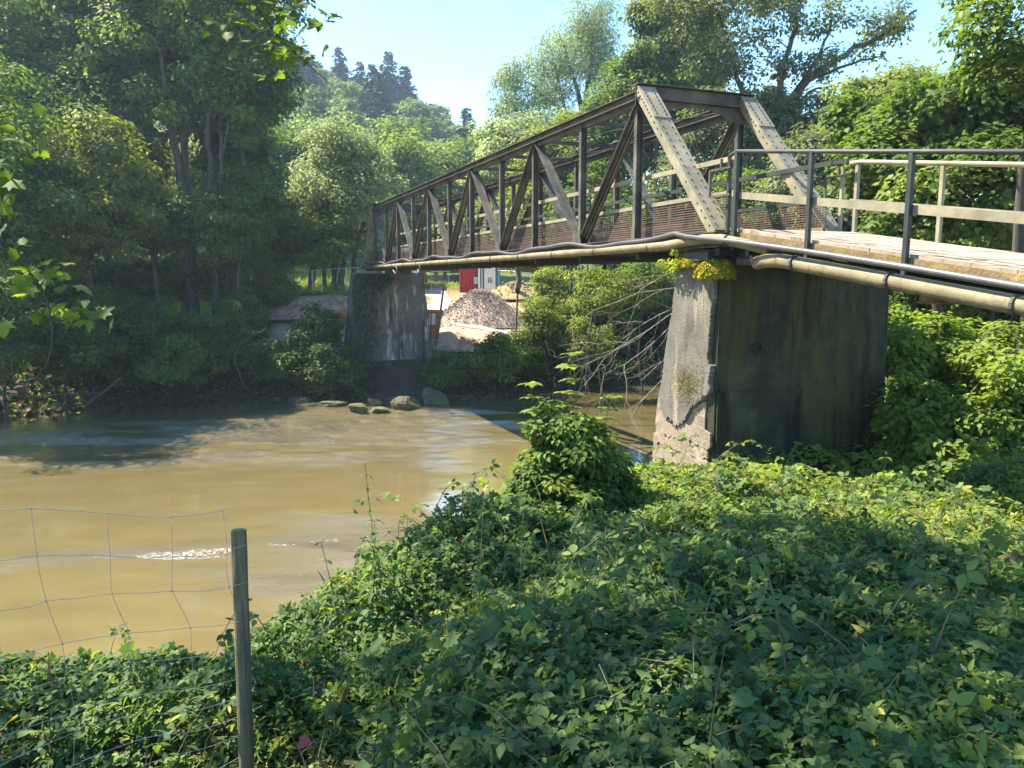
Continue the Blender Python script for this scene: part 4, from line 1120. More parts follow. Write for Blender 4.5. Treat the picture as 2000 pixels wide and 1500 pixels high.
def proto_conifer(seed):
    rng = np.random.default_rng(seed)
    H = 19.0; P, Nn, ax = [], [], []
    m = MB(); m.tube([(0, 0, -1), (0, 0, H * .5), (0, 0, H)], [.3, .18, .03], 6)
    z = 1.5
    while z < H:
        r = 4.7 * (1 - z / H) ** .9 + .12
        k = max(5, int(15 * r / 2.4))
        for q in range(k):
            an = rng.uniform(0, 2 * math.pi); rr = r * rng.uniform(.7, 1.12)
            d = np.array([math.cos(an), math.sin(an), 0])
            for f in np.linspace(.15, 1, max(3, int(rr / .22))):
                P.append(d * rr * f + np.array([0, 0, z - rr * f * .28 + rng.normal() * .08]) + rng.normal(size=3) * .12)
                Nn.append(np.array([0, 0, 1]) + d * .3 + rng.normal(size=3) * .35); ax.append(d + np.array([0, 0, -.3]) + rng.normal(size=3) * .4)
        z += .42
    n = len(P)
    crown = leaf_mesh("crown", np.array(P), np.array(Nn), rng.uniform(.6, 1.05, n), np.clip(rng.normal(.5, .22, n), 0, 1), LEAF["conifer"], "clump", np.array(ax), rng=rng)
    me = bpy.data.meshes.new("trunk"); me.from_pydata(m.v, [], m.f); me.materials.append(M["bark"])
    return crown, me


PB = [proto_broad(201, "mid"), proto_broad(202, "lime"), proto_broad(203, "mid"), proto_broad(204, "dark")]
PC = [proto_conifer(211), proto_conifer(212)]


def plant_copy(name, proto, loc, sc, rz, label, cat, group):
    root = empty(name, loc, label, cat, group, rz)
    root.scale = ((sc * 1.25,) * 2 if name == 'spruce_tree' else (sc, sc)) + (sc * random.uniform(.92, 1.12),)
    link_mesh("crown", proto[0], root); link_mesh("trunk", proto[1], root)
    return root


rng = np.random.default_rng(5)
spots = []
for D in np.arange(100, 200, 10.5):
    for px in np.arange(380, 1160, 54 * 140 / D):
        spots.append((px + rng.uniform(-16, 16), D + rng.uniform(-4, 4)))
conifer_px = [(712, 186), (766, 184), (798, 188), (676, 184), (742, 194), (615, 150), (600, 146), (735, 150), (750, 147), (915, 150), (905, 120), (925, 118), (560, 120), (545, 118)]
for px, D in conifer_px:
    x = (px - 1000) / 1500 * D * .99
    plant_copy("spruce_tree", PC[int(D) % 2], (x, D, gz(x, D) - .3), (1.0 if D > 160 else .85) * rng.uniform(.85, 1.12), rng.uniform(0, 6), "dark blue-green spruce among the broadleaf trees of the wooded hill", "tree", "spruces on the wooded hill")
for i, (px, D) in enumerate(spots):
    x = (px - 1000) / 1500 * D * .99
    if any(abs(px - a) < 20 and abs(D - d) < 9 for a, d in conifer_px) or (655 < px < 835 and D > 178): continue
    k = int(rng.choice([0, 1, 1, 1, 2]))
    plant_copy("broadleaf_tree", PB[k], (x, D, gz(x, D) - .3), rng.uniform(.66, .98), rng.uniform(0, 6), "rounded broadleaf tree on the distant wooded hillside", "tree", "broadleaf trees on the wooded hill")

# --- riverside bushes along the far bank ----------------------------------------------------------
def bush(name, label, ells, n, lpc, cr, size, mat, base, seed, tpl="quad", r0=.04, group=None, flat=.6, up=.9, part="foliage", bark="bark", spread=.45):
    rng = np.random.default_rng(seed + 500)
    base = np.asarray(base, float)
    root = empty(name, base, label, "bush" if "bush" in name else "plant", group)
    C, Dn = crown_clumps(ells, n, rng, .3)
    m = MB()
    mean = sum(e[0] for e in ells) / len(ells)
    lines = []
    for k in range(5):
        e = ells[rng.integers(len(ells))]
        tp = e[0] + rng.normal(size=3) * e[1] * .4
        q = base + np.array([rng.normal() * .12, rng.normal() * .12, -.2])
        lines.append(([q, q * .5 + tp * .5 + np.array([0, 0, .1]), tp], r0, r0 * .35))
    trunk_and_limbs(m, lines, C, rng, limb=.016, twig=.008, n_side=5, every=2)
    m.build("stems", M[bark], root, smooth_=True)
    P, Nn, sz, ti, ax = crown_leaves(C, Dn, lpc, cr, flat, rng, up, size, spread)
    link_mesh(part, leaf_mesh(part, P, Nn, sz, ti, LEAF[mat], tpl, ax, base, rng), root)
    return root


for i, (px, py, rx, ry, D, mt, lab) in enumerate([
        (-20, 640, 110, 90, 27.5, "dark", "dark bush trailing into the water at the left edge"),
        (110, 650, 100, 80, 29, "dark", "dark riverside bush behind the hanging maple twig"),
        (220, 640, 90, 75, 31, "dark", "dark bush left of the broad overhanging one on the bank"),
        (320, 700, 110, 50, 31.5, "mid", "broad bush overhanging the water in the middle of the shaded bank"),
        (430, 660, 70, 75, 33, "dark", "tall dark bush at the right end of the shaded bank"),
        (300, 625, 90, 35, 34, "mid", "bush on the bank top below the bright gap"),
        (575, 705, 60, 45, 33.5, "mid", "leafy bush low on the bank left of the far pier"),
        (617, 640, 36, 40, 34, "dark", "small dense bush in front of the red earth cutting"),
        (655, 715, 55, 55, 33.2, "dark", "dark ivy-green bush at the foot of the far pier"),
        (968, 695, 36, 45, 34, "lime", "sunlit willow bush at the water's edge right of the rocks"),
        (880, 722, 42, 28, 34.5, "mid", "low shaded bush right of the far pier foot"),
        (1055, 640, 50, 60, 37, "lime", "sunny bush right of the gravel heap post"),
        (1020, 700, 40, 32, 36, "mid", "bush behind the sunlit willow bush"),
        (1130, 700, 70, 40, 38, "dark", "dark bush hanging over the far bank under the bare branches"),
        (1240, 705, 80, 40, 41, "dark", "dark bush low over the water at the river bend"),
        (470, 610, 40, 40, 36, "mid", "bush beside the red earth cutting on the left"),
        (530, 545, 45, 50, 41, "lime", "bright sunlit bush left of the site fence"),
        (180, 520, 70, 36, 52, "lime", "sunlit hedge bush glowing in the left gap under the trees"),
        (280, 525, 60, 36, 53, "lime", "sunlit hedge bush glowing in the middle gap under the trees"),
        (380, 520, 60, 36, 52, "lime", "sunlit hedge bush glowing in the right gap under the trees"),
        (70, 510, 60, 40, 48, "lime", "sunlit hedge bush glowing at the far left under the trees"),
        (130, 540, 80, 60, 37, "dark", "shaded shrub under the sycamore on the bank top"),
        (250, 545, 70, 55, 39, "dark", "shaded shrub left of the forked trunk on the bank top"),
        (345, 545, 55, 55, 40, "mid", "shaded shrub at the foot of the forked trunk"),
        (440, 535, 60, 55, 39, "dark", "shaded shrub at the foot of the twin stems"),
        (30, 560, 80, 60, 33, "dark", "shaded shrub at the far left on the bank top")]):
    q = gpt(px, D)
    c = at(px, py, D); zb = max(q[2] - .2, .1)
    base = np.array([c[0], D + .4, zb])
    bush("riverside_bush", lab, [ell(px, py, D, rx, ry), ell(px - rx * .5, py + ry * .3, D - .5, rx * .6, ry * .6), ell(px + rx * .5, py + ry * .35, D - .3, rx * .6, ry * .6)], 60, 170, .48, .15, mt, base, i, "quad")

# --- undergrowth strewn over the banks: nobody could count it ------------------------------------------
def scatter(n, x0, x1, y0, y1, rng):
    return rng.uniform(x0, x1, n), rng.uniform(y0, y1, n)


def strew(name, x, y, hmin, hmax, size, mat, tpl, label, rng, up=1.0, tint=.45, lean=.5, zoff=0, extra=None):
    z = ground(x, y) + rng.uniform(0, 1, len(x)) ** .7 * (hmax - hmin) + hmin + zoff
    if extra is not None: z = z + extra
    P = np.stack([x, y, z], 1)
    Nn = np.array([0, 0, up]) + rng.normal(size=P.shape) * lean
    ti = np.clip(tint + .35 * (fbm(x * .6, y * .6, 91) - .5) * 2 + rng.normal(0, .17, len(x)), 0, 1)
    me = leaf_mesh(name, P, Nn, size * rng.uniform(.6, 1.3, len(x)), ti, LEAF[mat], tpl, None, rng=rng)
    o = link_mesh(name, me)
    return tag(o, label, kind="stuff")


rng = np.random.default_rng(77)
x, y = scatter(150000, -48, 20, 22, 52, rng)
sf = far_sd(x, y); px = 1000 + 1500 * x / (y * .99)
keep = (sf > -.1) & (yard_mask(x, y) < .3) & ((sf < 9) | (px > 1020)) & ~((px > 690) & (px < 830) & (sf < 2.6))
keep &= rng.random(len(x)) < np.where((px > 790) & (px < 1000), .5, 1)
x, y = x[keep], y[keep]
strew("undergrowth", x, y, 0, .55, .20, "dark", "quad", "dark leafy undergrowth covering the far bank", rng, lean=.6, tint=.5)
x, y = scatter(90000, -45, 4, 38, 66, rng)
sf = far_sd(x, y); keep = (sf > 6) & (yard_mask(x, y) < .2)
x, y = x[keep], y[keep]
strew("meadow_grass", x, y, 0, .1, .5, "grass", "blade", "bright sunlit meadow grass beyond the far bank", rng, up=.15, lean=.6)

# bare roots and driftwood on the shaded bank
for i, (pts_, D, r, lab) in enumerate([
        ([(480, 760), (455, 700), (470, 670), (520, 640)], 32, .05, "pale crooked branch lying on the bank left of the far pier"),
        ([(160, 690), (158, 660), (185, 645), (235, 660), (300, 645)], 29.5, .035, "pale forked branch caught in the dark bushes at left"),
        ([(170, 790), (210, 760), (240, 735)], 28.5, .06, "grey branch slanting out of the dark water at left"),
        ([(70, 775), (120, 770), (180, 768)], 28, .04, "thin grey branch lying level above the water at left"),
        ([(560, 745), (600, 725), (625, 745), (640, 770)], 32.6, .03, "thin root arching down to the water beside the far pier"),
        ([(490, 735), (510, 720), (540, 738), (560, 765)], 32.8, .03, "tangle of pale roots at the waterline near the stony shallows")]):
    rng2 = np.random.default_rng(i)
    P3 = [at(a, c, D + rng2.uniform(-.3, .3)) for a, c in pts_]
    root = empty("fallen_branch", P3[0], lab, "branch")
    C = np.array([P3[k] + rng2.normal(size=3) * .5 for k in range(1, len(P3)) for _ in range(3)])
    m = MB(); trunk_and_limbs(m, [(P3, r, r * .4)], C, rng2, limb=.014, twig=.008, n_side=6); m.build("limb", M["drift"], root, smooth_=True)

# --- bare fallen tree whose pale branches hang over the river left of the near pier -------------------------
root_p = at(1330, 560, 29)
root = empty("dead_tree", root_p, "bare dead tree with pale drooping branches over the river left of the near pier", "tree")
rngd = np.random.default_rng(44)


def grow(m, p, d, L, r, depth):
    k = 5; pts_ = [p]; dd = nrm(d)
    for i in range(k):
        dd = nrm(dd + rngd.normal(size=3) * .20 + np.array([0, 0, -.05]))
        pts_.append(pts_[-1] + dd * L / k)
    m.tube(pts_, np.linspace(r, r * .45, k + 1), 5, caps=False)
    if depth == 0: return
    for j in range(1, k + 1):
        if rngd.random() < .62:
            sd = nrm(np.cross(dd, rngd.normal(size=3)))
            grow(m, pts_[j], nrm(dd * .75 + sd * .75), L * rngd.uniform(.38, .62), r * .55, depth - 1)


for i, (a, c) in enumerate([((1345, 610), (1160, 705)), ((1340, 590), (1210, 610)), ((1335, 640), (1240, 720)), ((1340, 560), (1120, 560)), ((1345, 690), (1180, 745)), ((1335, 530), (1230, 520)), ((1340, 600), (1110, 660)), ((1345, 650), (1290, 740))]):
    m = MB(); p0, p1 = at(*a, 29 + .4 * i % 2), at(*c, 27.5 + .5 * (i % 3))
    grow(m, p0, p1 - p0, np.linalg.norm(p1 - p0), .024, 3)
    m.build("branch", M["twig"], root, smooth_=True)
m = MB(); q = gpt(1372, 30); m.tube([np.array([q[0], 30, .8]), at(1352, 640, 29.4), at(1345, 560, 29.2), at(1340, 500, 29.2)], [.16, .13, .10, .05], 8); m.build("trunk", M["bark_pale"], root, smooth_=True)

# --- ivy on the far pier ------------------------------------------------------------------------------------
rng = np.random.default_rng(61)
n = 5200
w_ = rng.uniform(-.75, 2.6, n); z_ = rng.uniform(.9, 5.4, n)
dens = np.clip(1.05 - (w_ + .6) / 1.15 + .9 * (fbm(w_ * 1.3, z_ * .9, 8) - .5) - .35 * smooth(3.2, 1.6, z_) + .8 * smooth(4.3, 5.2, z_) * smooth(2.2, .6, w_), 0, 1)
kp = rng.random(n) < dens
w_, z_ = w_[kp], z_[kp]
d_ = np.maximum(0, 5.42 - z_) * .10
P = np.stack([bm(T0 - .06 - a * .6 - rng.uniform(0, .16), b_, c_) for a, b_, c_ in zip(d_, w_, z_)])
iv = leaf_mesh("ivy_plant", P, -U + rng.normal(size=P.shape) * .4 + Z_ * .35, rng.uniform(.12, .22, len(P)), np.clip(rng.normal(.5, .2, len(P)), 0, 1), LEAF["ivy"], "quad", np.array([0, 0, -1.0]) + 0 * P, P.mean(0), rng)
o = link_mesh("ivy_plant", iv, None, P.mean(0)); tag(o, "dark ivy climbing the left side of the far bridge pier", "ivy")

# --- moss and stonecrop on the near pier ------------------------------------------------------------------------
def moss(name, label, c, r, n, seed, size=.035):
    rng = np.random.default_rng(seed)
    d = nrm(rng.normal(size=(n, 3))); d[:, 2] = np.abs(d[:, 2])
    f = .85 + .35 * fbm(d[:, 0] * 3 + 5, d[:, 1] * 3 + d[:, 2] * 2, seed)
    P = c + d * np.asarray(r) * f[:, None]
    me = leaf_mesh(name, P, d + rng.normal(size=d.shape) * .45, size * rng.uniform(.6, 1.4, n), np.clip(.55 + .5 * (fbm(d[:, 0] * 4, d[:, 1] * 4, seed + 2) - .5) + rng.normal(0, .15, n), 0, 1), M["moss"], "quad", None, c, rng)
    o = link_mesh(name, me, None, c); return tag(o, label, "moss")


moss("moss_cushion", "thick golden moss cushion on the top corner of the near pier", bm(.08, .0, 5.20), (.26, .24, .25), 7500, 1)
moss("moss_cushion", "ochre moss strip along the top river edge of the near pier", bm(.62, -.02, 5.36), (.20, .26, .13), 3400, 2)
rng = np.random.default_rng(4)
q = bm(.75, -.10, 5.46)
C = q + rng.normal(size=(26, 3)) * np.array([.18, .16, .07])
P, Nn, sz, ti, ax = crown_leaves(C, nrm(rng.normal(size=C.shape) + Z_), 40, .07, .7, rng, .7, .045)
o = link_mesh("stonecrop_plant", leaf_mesh("stonecrop_plant", P, Nn, sz, np.clip(ti + .35, 0, 1), LEAF["shoot"], "quad", ax, q, rng), None, q)
tag(o, "bright yellow-green plant growing under the pipes on top of the near pier", "plant")
P = np.stack([face_pt(a, z) - V_ * (.064 + rng.uniform(0, .02)) for a, z in zip(np.clip(rng.normal(.42, .15, 1500), .15, .85), np.clip(rng.normal(3.62, .16, 1500), 3.2, 4.1))])
q = P.mean(0)
o = link_mesh("moss_patch", leaf_mesh("moss_patch", P, -V_ + rng.normal(size=P.shape) * .5, .02 * rng.uniform(.5, 1.3, len(P)), np.clip(rng.normal(.12, .12, len(P)), 0, 1), M["moss"], "quad", None, q, rng), None, q)
tag(o, "olive moss patch low on the grey crust of the near pier", "moss")

# ------------------------------------------------------------------ the building site beyond the bridge
def mound(name, label, cat, c, r, h, mat, seed, stones=0, stone_size=.1):
    rng = np.random.default_rng(seed)
    n = 46; th = np.linspace(0, 2 * np.pi, n, endpoint=False)
    ks = np.linspace(0, 1.12, 20)
    m = MB(); c = np.asarray(c, float)
    for k in ks:
        for a in th:
            w = 1 + .16 * (fbm(np.array([math.cos(a) * 1.5 + 9]), np.array([math.sin(a) * 1.5 + 4]), seed)[0] - .5)
            x, y = c[0] + r[0] * k * w * math.cos(a), c[1] + r[1] * k * w * math.sin(a)
            z = h * max(0, 1 - k) ** .9 if k > .12 else h * (.9 + (.12 - k) * .3)
            z += .10 * h * (fbm(np.array([x * 1.1]), np.array([y * 1.1]), seed + 3)[0] - .5)
            m.v.append((x, y, c[2] + z))
    for i in range(len(ks) - 1):
        for j in range(n):
            m.f.append((i * n + j, i * n + (j + 1) % n, (i + 1) * n + (j + 1) % n, (i + 1) * n + j)); m.m.append(0)
    V = np.array(m.v)
    if stones:
        oct_ = np.array([(1, 0, 0), (-1, 0, 0), (0, 1, 0), (0, -1, 0), (0, 0, 1), (0, 0, -1)], float)
        fo = [(0, 2, 4), (2, 1, 4), (1, 3, 4), (3, 0, 4), (2, 0, 5), (1, 2, 5), (3, 1, 5), (0, 3, 5)]
        for p in V[rng.integers(n, len(V) - n, stones)]:
            q = p + rng.normal(size=3) * np.array([.16, .16, .05]); s = stone_size * rng.uniform(.4, 1.5)
            R, _ = np.linalg.qr(rng.normal(size=(3, 3)))
            m.add([q + R @ (o_ * s * rng.uniform(.6, 1.1)) for o_ in oct_], fo)
    o = m.build(name, mat, None, c)
    return tag(o, label, cat)


M['gravel_stone'] = noise_mat('gravel_heap_stones', [(.3, (.22, .165, .125)), (.5, (.33, .26, .20)), (.75, (.42, .34, .27))], scale=2.5, rough=.95, bump=.4, bdist=.03)
c = gpt(938, 42.5)
mound("gravel_heap", "large heap of grey-brown gravel on the sandy yard under the bridge", "gravel heap", c - Z_ * .12, (2.85, 2.4), 2.1, M["gravel_stone"], 3, 13000, .036)
M["soil"] = noise_mat("red_soil", [(.3, (.24, .12, .065)), (.5, (.37, .215, .13)), (.72, (.48, .33, .215))], scale=3, rough=.95, bump=.8, bdist=.08)
M["soil_dry"] = noise_mat("dry_soil", [(.3, (.20, .14, .07)), (.5, (.34, .25, .13)), (.72, (.36, .33, .12))], scale=3, rough=.95, bump=.8, bdist=.08)
mound("soil_heap", "long heap of brown soil behind the mesh fence panels right of the cabin", "soil heap", gpt(1005, 56) - Z_ * .1, (3.0, 1.6), 1.25, M["soil_dry"], 5, 600, .09)
mound("soil_heap", "small heap of reddish soil in the cutting left of the far pier", "soil heap", gpt(655, 40) - Z_ * .1, (1.5, 1.2), .95, M["soil"], 6, 300, .07)
mound("soil_heap", "low bank of red soil below the site fence on the left", "soil heap", gpt(575, 39.5) - Z_ * .1, (1.9, 1.0), .7, M["soil"], 7, 300, .07)
mound("soil_heap", "broken red earth edge of the yard above the sunlit willow bush", "soil heap", gpt(1000, 36.5) - Z_ * .35, (1.5, .9), .7, M["soil"], 8, 300, .07)
mound("soil_heap", "low ridge of trampled sand between orange skip and willow bush", "soil heap", gpt(905, 37) - Z_ * .25, (1.9, .8), .55, M["soil"], 9, 200, .06)

# red container with corrugated sides
q = gpt(921, 60); q[2] -= .05
ct = empty("shipping_container", q, "red corrugated steel container standing behind the gravel heap", "container")
X1, Y1 = np.array([1.0, .10, 0]) / np.linalg.norm([1, .1]), np.array([-.1, 1.0, 0]) / np.linalg.norm([1, .1])
H = 2.35; L = 1.75
m = MB(); ol = []
for k in np.arange(-L / 2, L / 2 - .01, .28):
    ol += [(k, 0), (k + .10, 0), (k + .14, .05), (k + .24, .05)]
ol += [(L / 2, 0), (L / 2, 2.3), (-L / 2, 2.3)]
m.prism(ol, q + Z_ * .15, X1, Y1, Z_ * (H - .3)); m.build("body", M["red_paint"], ct)
m = MB()
for sx in (-1, 1): m.box(q + X1 * sx * (L / 2 - .01) - Y1 * .02 + Z_ * H / 2, X1 * .07, Y1 * .07, Z_ * H / 2)
m.box(q - Y1 * .02 + Z_ * (H - .07), X1 * (L / 2 - .081), Y1 * .06, Z_ * .07); m.box(q - Y1 * .02 + Z_ * .09, X1 * (L / 2 - .081), Y1 * .06, Z_ * .08)
m.build("frame", M["red_paint"], ct)
m = MB(); m.box(q + Y1 * 1.15 + Z_ * (H + .005), X1 * (L / 2 + .02), Y1 * 1.2, Z_ * .03); m.build("roof", M["white_paint"], ct)
m = MB(); m.box(q + X1 * (L / 2 - .55) - Y1 * .012 + Z_ * 1.0, X1 * .16, Y1 * .008, Z_ * .26); m.build("notice", M["white_paint"], ct)

# blue and white cabin
q = gpt(956, 59); q[2] -= .05
cbn = empty("site_cabin", q, "narrow blue and white site cabin beside the red container", "cabin")
H = 2.3
m = MB(); m.box(q + Y1 * .7 + Z_ * H / 2, X1 * .82, Y1 * .65, Z_ * H / 2); m.build("body", M["blue_paint"], cbn)
m = MB(); m.box(q + X1 * .03 + Y1 * .03 + Z_ * 1.15, X1 * .42, Y1 * .03, Z_ * 1.02); m.build("door", M["white_paint"], cbn)
m = MB(); m.box(q + X1 * -.78 + Y1 * .03 + Z_ * 1.15, X1 * .06, Y1 * .04, Z_ * 1.12); m.box(q + X1 * -.57 + Y1 * .035 + Z_ * 1.15, X1 * .03, Y1 * .03, Z_ * 1.1); m.build("corner_trim", M["white_paint"], cbn)
m = MB(); m.box(q + Y1 * .7 + Z_ * (H + .05), X1 * .92, Y1 * .76, Z_ * .05); m.build("roof", M["white_paint"], cbn)
m = MB()
for sx in (-.09, .09): m.box(q + X1 * (.03 + sx) - Y1 * .008 + Z_ * 1.12, X1 * .055, Y1 * .006, Z_ * .14)
m.box(q + X1 * .03 - Y1 * .008 + Z_ * 1.34, X1 * .15, Y1 * .006, Z_ * .035)
m.build("emblem", M["blue_paint"], cbn)

# lorry far behind, seen through the truss
q = gpt(778, 58)
lo = empty("lorry", q, "maroon and white lorry front seen through the far bays of the truss", "lorry")
X2 = np.array([1, 0, 0.0]); Y2 = np.array([0, 1.0, 0])
m = MB(); m.prism([(-1.25, .5), (1.25, .5), (1.25, 2.1), (1.12, 3.15), (-1.12, 3.15), (-1.25, 2.1)], q, X2, Z_, Y2 * 2.0); m.build("cab", M["white_paint"], lo, bevel=.05)
m = MB(); m.prism([(-1.1, 2.1), (1.1, 2.1), (1.0, 2.95), (-1.0, 2.95)], q - Y2 * .02, X2, Z_, Y2 * .04); m.build("windscreen", M["maroon"], lo)
m = MB(); m.box(q - Y2 * .03 + Z_ * 1.5, X2 * 1.0, Y2 * .03, Z_ * .16); m.build("grille", M["dark"], lo)
m = MB(); m.box(q - Y2 * .06 + Z_ * .62, X2 * 1.27, Y2 * .08, Z_ * .18); m.build("bumper", M["maroon"], lo)
for sx in (-1, 1):
    m = MB(); m.box(q - Y2 * .035 + X2 * sx * .9 + Z_ * .98, X2 * .18, Y2 * .04, Z_ * .10); m.build("headlight", M["white_paint"], lo)
    m = MB(); m.box(q - Y2 * .1 + X2 * sx * 1.45 + Z_ * 2.5, X2 * .10, Y2 * .05, Z_ * .26); m.build("mirror", M["dark"], lo)
    m = MB(); m.tube([q + X2 * sx * .98 + Y2 * .9 + Z_ * .48, q + X2 * sx * 1.27 + Y2 * .9 + Z_ * .48], .48, 18); m.build("wheel", M["dark"], lo)
    m = MB(); m.box(q + X2 * sx * .55 - Y2 * (-.4) + Z_ * 3.22, X2 * .28, Y2 * .12, Z_ * .07); m.build("roof_light", M["white_paint"], lo)
m = MB(); m.box(q + Y2 * 4.8 + Z_ * 2.0, X2 * 1.25, Y2 * 2.6, Z_ * 1.25); m.build("load_box", M["maroon"], lo)

# orange skip
q = gpt(843, 37.6); q[2] -= .05
sk = empty("skip", q, "orange steel skip with a pale notice half hidden by the far pier", "skip")
Xs = nrm(np.array([1.0, .35, 0])); Ys = np.array([-Xs[1], Xs[0], 0])
m = MB(); m.prism([(-.95, 0), (.30, 0), (.52, 1.35), (-.95, 1.42)], q, Xs, Z_, Ys * 1.5); m.build("body", M["orange_paint"], sk)
m = MB(); m.beam(q - Ys * .03 + Xs * -.95 + Z_ * 1.40, q - Ys * .03 + Xs * .54 + Z_ * 1.33, .07, .10, Ys); m.build("rim", M["orange_paint"], sk)
m = MB()
for k in (-.75, -.25, .16): m.beam(q - Ys * .03 + Xs * k + Z_ * .03, q - Ys * .03 + Xs * (k + .08) + Z_ * 1.32, .05, .06, Ys)
m.beam(q - Ys * .02 + Xs * -.9 + Z_ * .66, q - Ys * .02 + Xs * .38 + Z_ * .62, .035, .05, Ys)
m.build("rib", M["orange_paint"], sk)
m = MB(); m.box(q - Ys * .022 + Xs * -.02 + Z_ * .95, Xs * .17, Ys * .008, Z_ * .27); m.build("notice", M["white_paint"], sk)
# stakes
for (px0, py0, px1, py1, D, r, lab) in [(867, 558, 850, 640, 36.6, .05, "dark leaning stake beside the orange skip"), (1011, 568, 1007, 630, 38, .055, "pale wooden post with a dark top at the right end of the gravel heap"), (842, 612, 841, 640, 36.8, .035, "short thin rod standing against the orange skip")]:
    m = MB(); a, b = at(px0, py0, D), at(px1, py1, D); b[2] = min(b[2], gz(b[0], b[1]) - .1); m.tube([a, a * .5 + b * .5, b], [r * .9, r, r], 8)
    if "dark top" in lab: m.box(a + Z_ * .02, (.085, 0, 0), (0, .085, 0), Z_ * .14, 1)
    o = m.build("stake", [M["postwood"], M["dark"]], None, (a + b) / 2, bevel=.008); tag(o, lab, "stake")
m = MB(); a, b = at(893, 617, 39.5), at(992, 630, 38.2); a[2] = gz(a[0], a[1]) + .15; b[2] = gz(b[0], b[1]) + .15
m.tube([a, a * .5 + b * .5 + Z_ * .03, b], .085, 10); o = m.build("plastic_pipe", M["white_paint"], None, (a + b) / 2); tag(o, "white plastic pipe lying on the sand in front of the gravel heap", "pipe")
m = MB(); q = gpt(662, 38.6); q[2] = at(662, 615, 38.6)[2]
for k in range(7): m.beam(q + X2 * -.6 + Z_ * (k * .08 - .25), q + X2 * .6 + Z_ * (k * .08 - .27), .015, .035, Y2)
for k in range(13): m.beam(q + X2 * (-.6 + k * .1) + Z_ * -.32 + Y2 * .02, q + X2 * (-.6 + k * .1) + Z_ * .3 + Y2 * .02, .035, .012, X2)
o = m.build("barrier_net", M["orange_paint"], None, q); tag(o, "small orange barrier net in the earth cutting left of the far pier", "barrier")


def mesh_fence(name, label, pts_, h, group=None):
    root = empty(name, pts_[0], label, "mesh fence", group)
    for a, b in zip(pts_[:-1], pts_[1:]):
        d = b - a
        m = MB()
        m.tube([a, a + Z_ * h], .022, 6); m.tube([b - d * .03, b - d * .03 + Z_ * h], .022, 6); m.tube([a + Z_ * h, b + Z_ * h], .022, 6); m.tube([a + Z_ * .12, b + Z_ * .12], .02, 6)
        m.build("panel_frame", M["wire"], root)
        m = MB(); L = np.linalg.norm(d)
        for k in np.arange(.12, L, .14): m.beam(a + d * k / L + Z_ * .12, a + d * k / L + Z_ * h, .007, .007, d)
        for k in np.arange(.3, h, .25): m.beam(a + Z_ * k, b + Z_ * k, .007, .007, d)
        m.build("panel_mesh", M["wire"], root)
    return root


mesh_fence("site_fence", "metal mesh fence panels above the red cutting left of the far pier", [np.append(at(px, 600, D)[:2], at(px, py, D)[2] - 2.0) for px, py, D in ((561, 537, 42.5), (613, 528, 43.5), (679, 523, 44.5), (735, 522, 45))], 2.0)
mesh_fence("site_fence", "metal mesh fence panels standing right of the blue and white cabin", [np.append(at(px, 560, D)[:2], at(px, py, D)[2] - 2.0) for px, py, D in ((974, 528, 56), (1010, 530, 55), (1062, 536, 53))], 2.0)
mesh_fence("site_fence", "dark mesh fence panel on the bright grass beyond the far pier", [np.append(at(px, 560, D)[:2], at(px, py, D)[2] - 2.0) for px, py, D in ((842, 530, 57), (878, 530, 57.5))], 2.0)
# concrete kerb wall and the pale access road
rx = np.array([gpt(835, 75), gpt(842, 66), gpt(848, 58), gpt(860, 50), gpt(872, 45.5)])
m = MB()
for a, b in zip(rx[:-1], rx[1:]):
    m.add([a + X2 * -1.6 + Z_ * .06, a + X2 * .9 + Z_ * .06, b + X2 * .9 + Z_ * .06, b + X2 * -1.6 + Z_ * .06], [(0, 1, 2, 3)])
M["road"] = noise_mat("pale_gravel_road", [(.3, (.22, .19, .16)), (.7, (.33, .30, .26))], scale=2, rough=.95, bump=.3)
o = m.build("access_road", M["road"]); tag(o, "pale access road to the building site", "road", kind="structure")

# overhead wires across the hill
a, b = at(430, 262, 88), at(960, 300, 96)
root = empty("overhead_line", a, "three thin overhead wires crossing in front of the wooded hill", "power line")
for k in range(3):
    m = MB(); m.tube([a * (1 - t) + b * t + Z_ * (k * .55 - 1.6 * (1 - (2 * t - 1) ** 2)) for t in np.linspace(0, 1, 12)], .018, 4); m.build("wire", M["wire"], root)

# ------------------------------------------------------------------ rocks in the shallows
def rock(name, label, px, py, wpx, hpx, seed, mat="rock", flat=.8):
    rng = np.random.default_rng(seed)
    c = on_z(px, py, .0); k = c[1] / 1500
    r = np.array([wpx * k * .62, wpx * k * .62 * rng.uniform(.7, .9), hpx * k * .85])
    n, nn = 24, 14; m = MB()
    cuts = [(nrm(rng.normal(size=3) * np.array([1, 1, .8])), rng.uniform(.42, .8)) for _ in range(10)]
    for i in range(nn):
        for j in range(n):
            th, ph = math.pi * i / (nn - 1), 2 * math.pi * j / n
            d = np.array([math.sin(th) * math.cos(ph), math.sin(th) * math.sin(ph), math.cos(th)])
            p = d.copy()
            for cn, cd in cuts:
                e = p @ cn - cd
                if e > 0: p = p - cn * e * .9
            p = p * (1 + .34 * (fbm(np.array([d[0] * 2.5 + 7]), np.array([d[1] * 2.5 + d[2] * 2]), seed)[0] - .5))
            p[2] = min(p[2], flat)
            m.v.append(tuple(c + p * r + Z_ * hpx * k * .22))
    for i in range(nn - 1):
        for j in range(n):
            m.f.append((i * n + j, (i + 1) * n + j, (i + 1) * n + (j + 1) % n, i * n + (j + 1) % n)); m.m.append(0)
    o = m.build(name, M[mat], None, c, smooth_=False); tag(o, label, "rock")


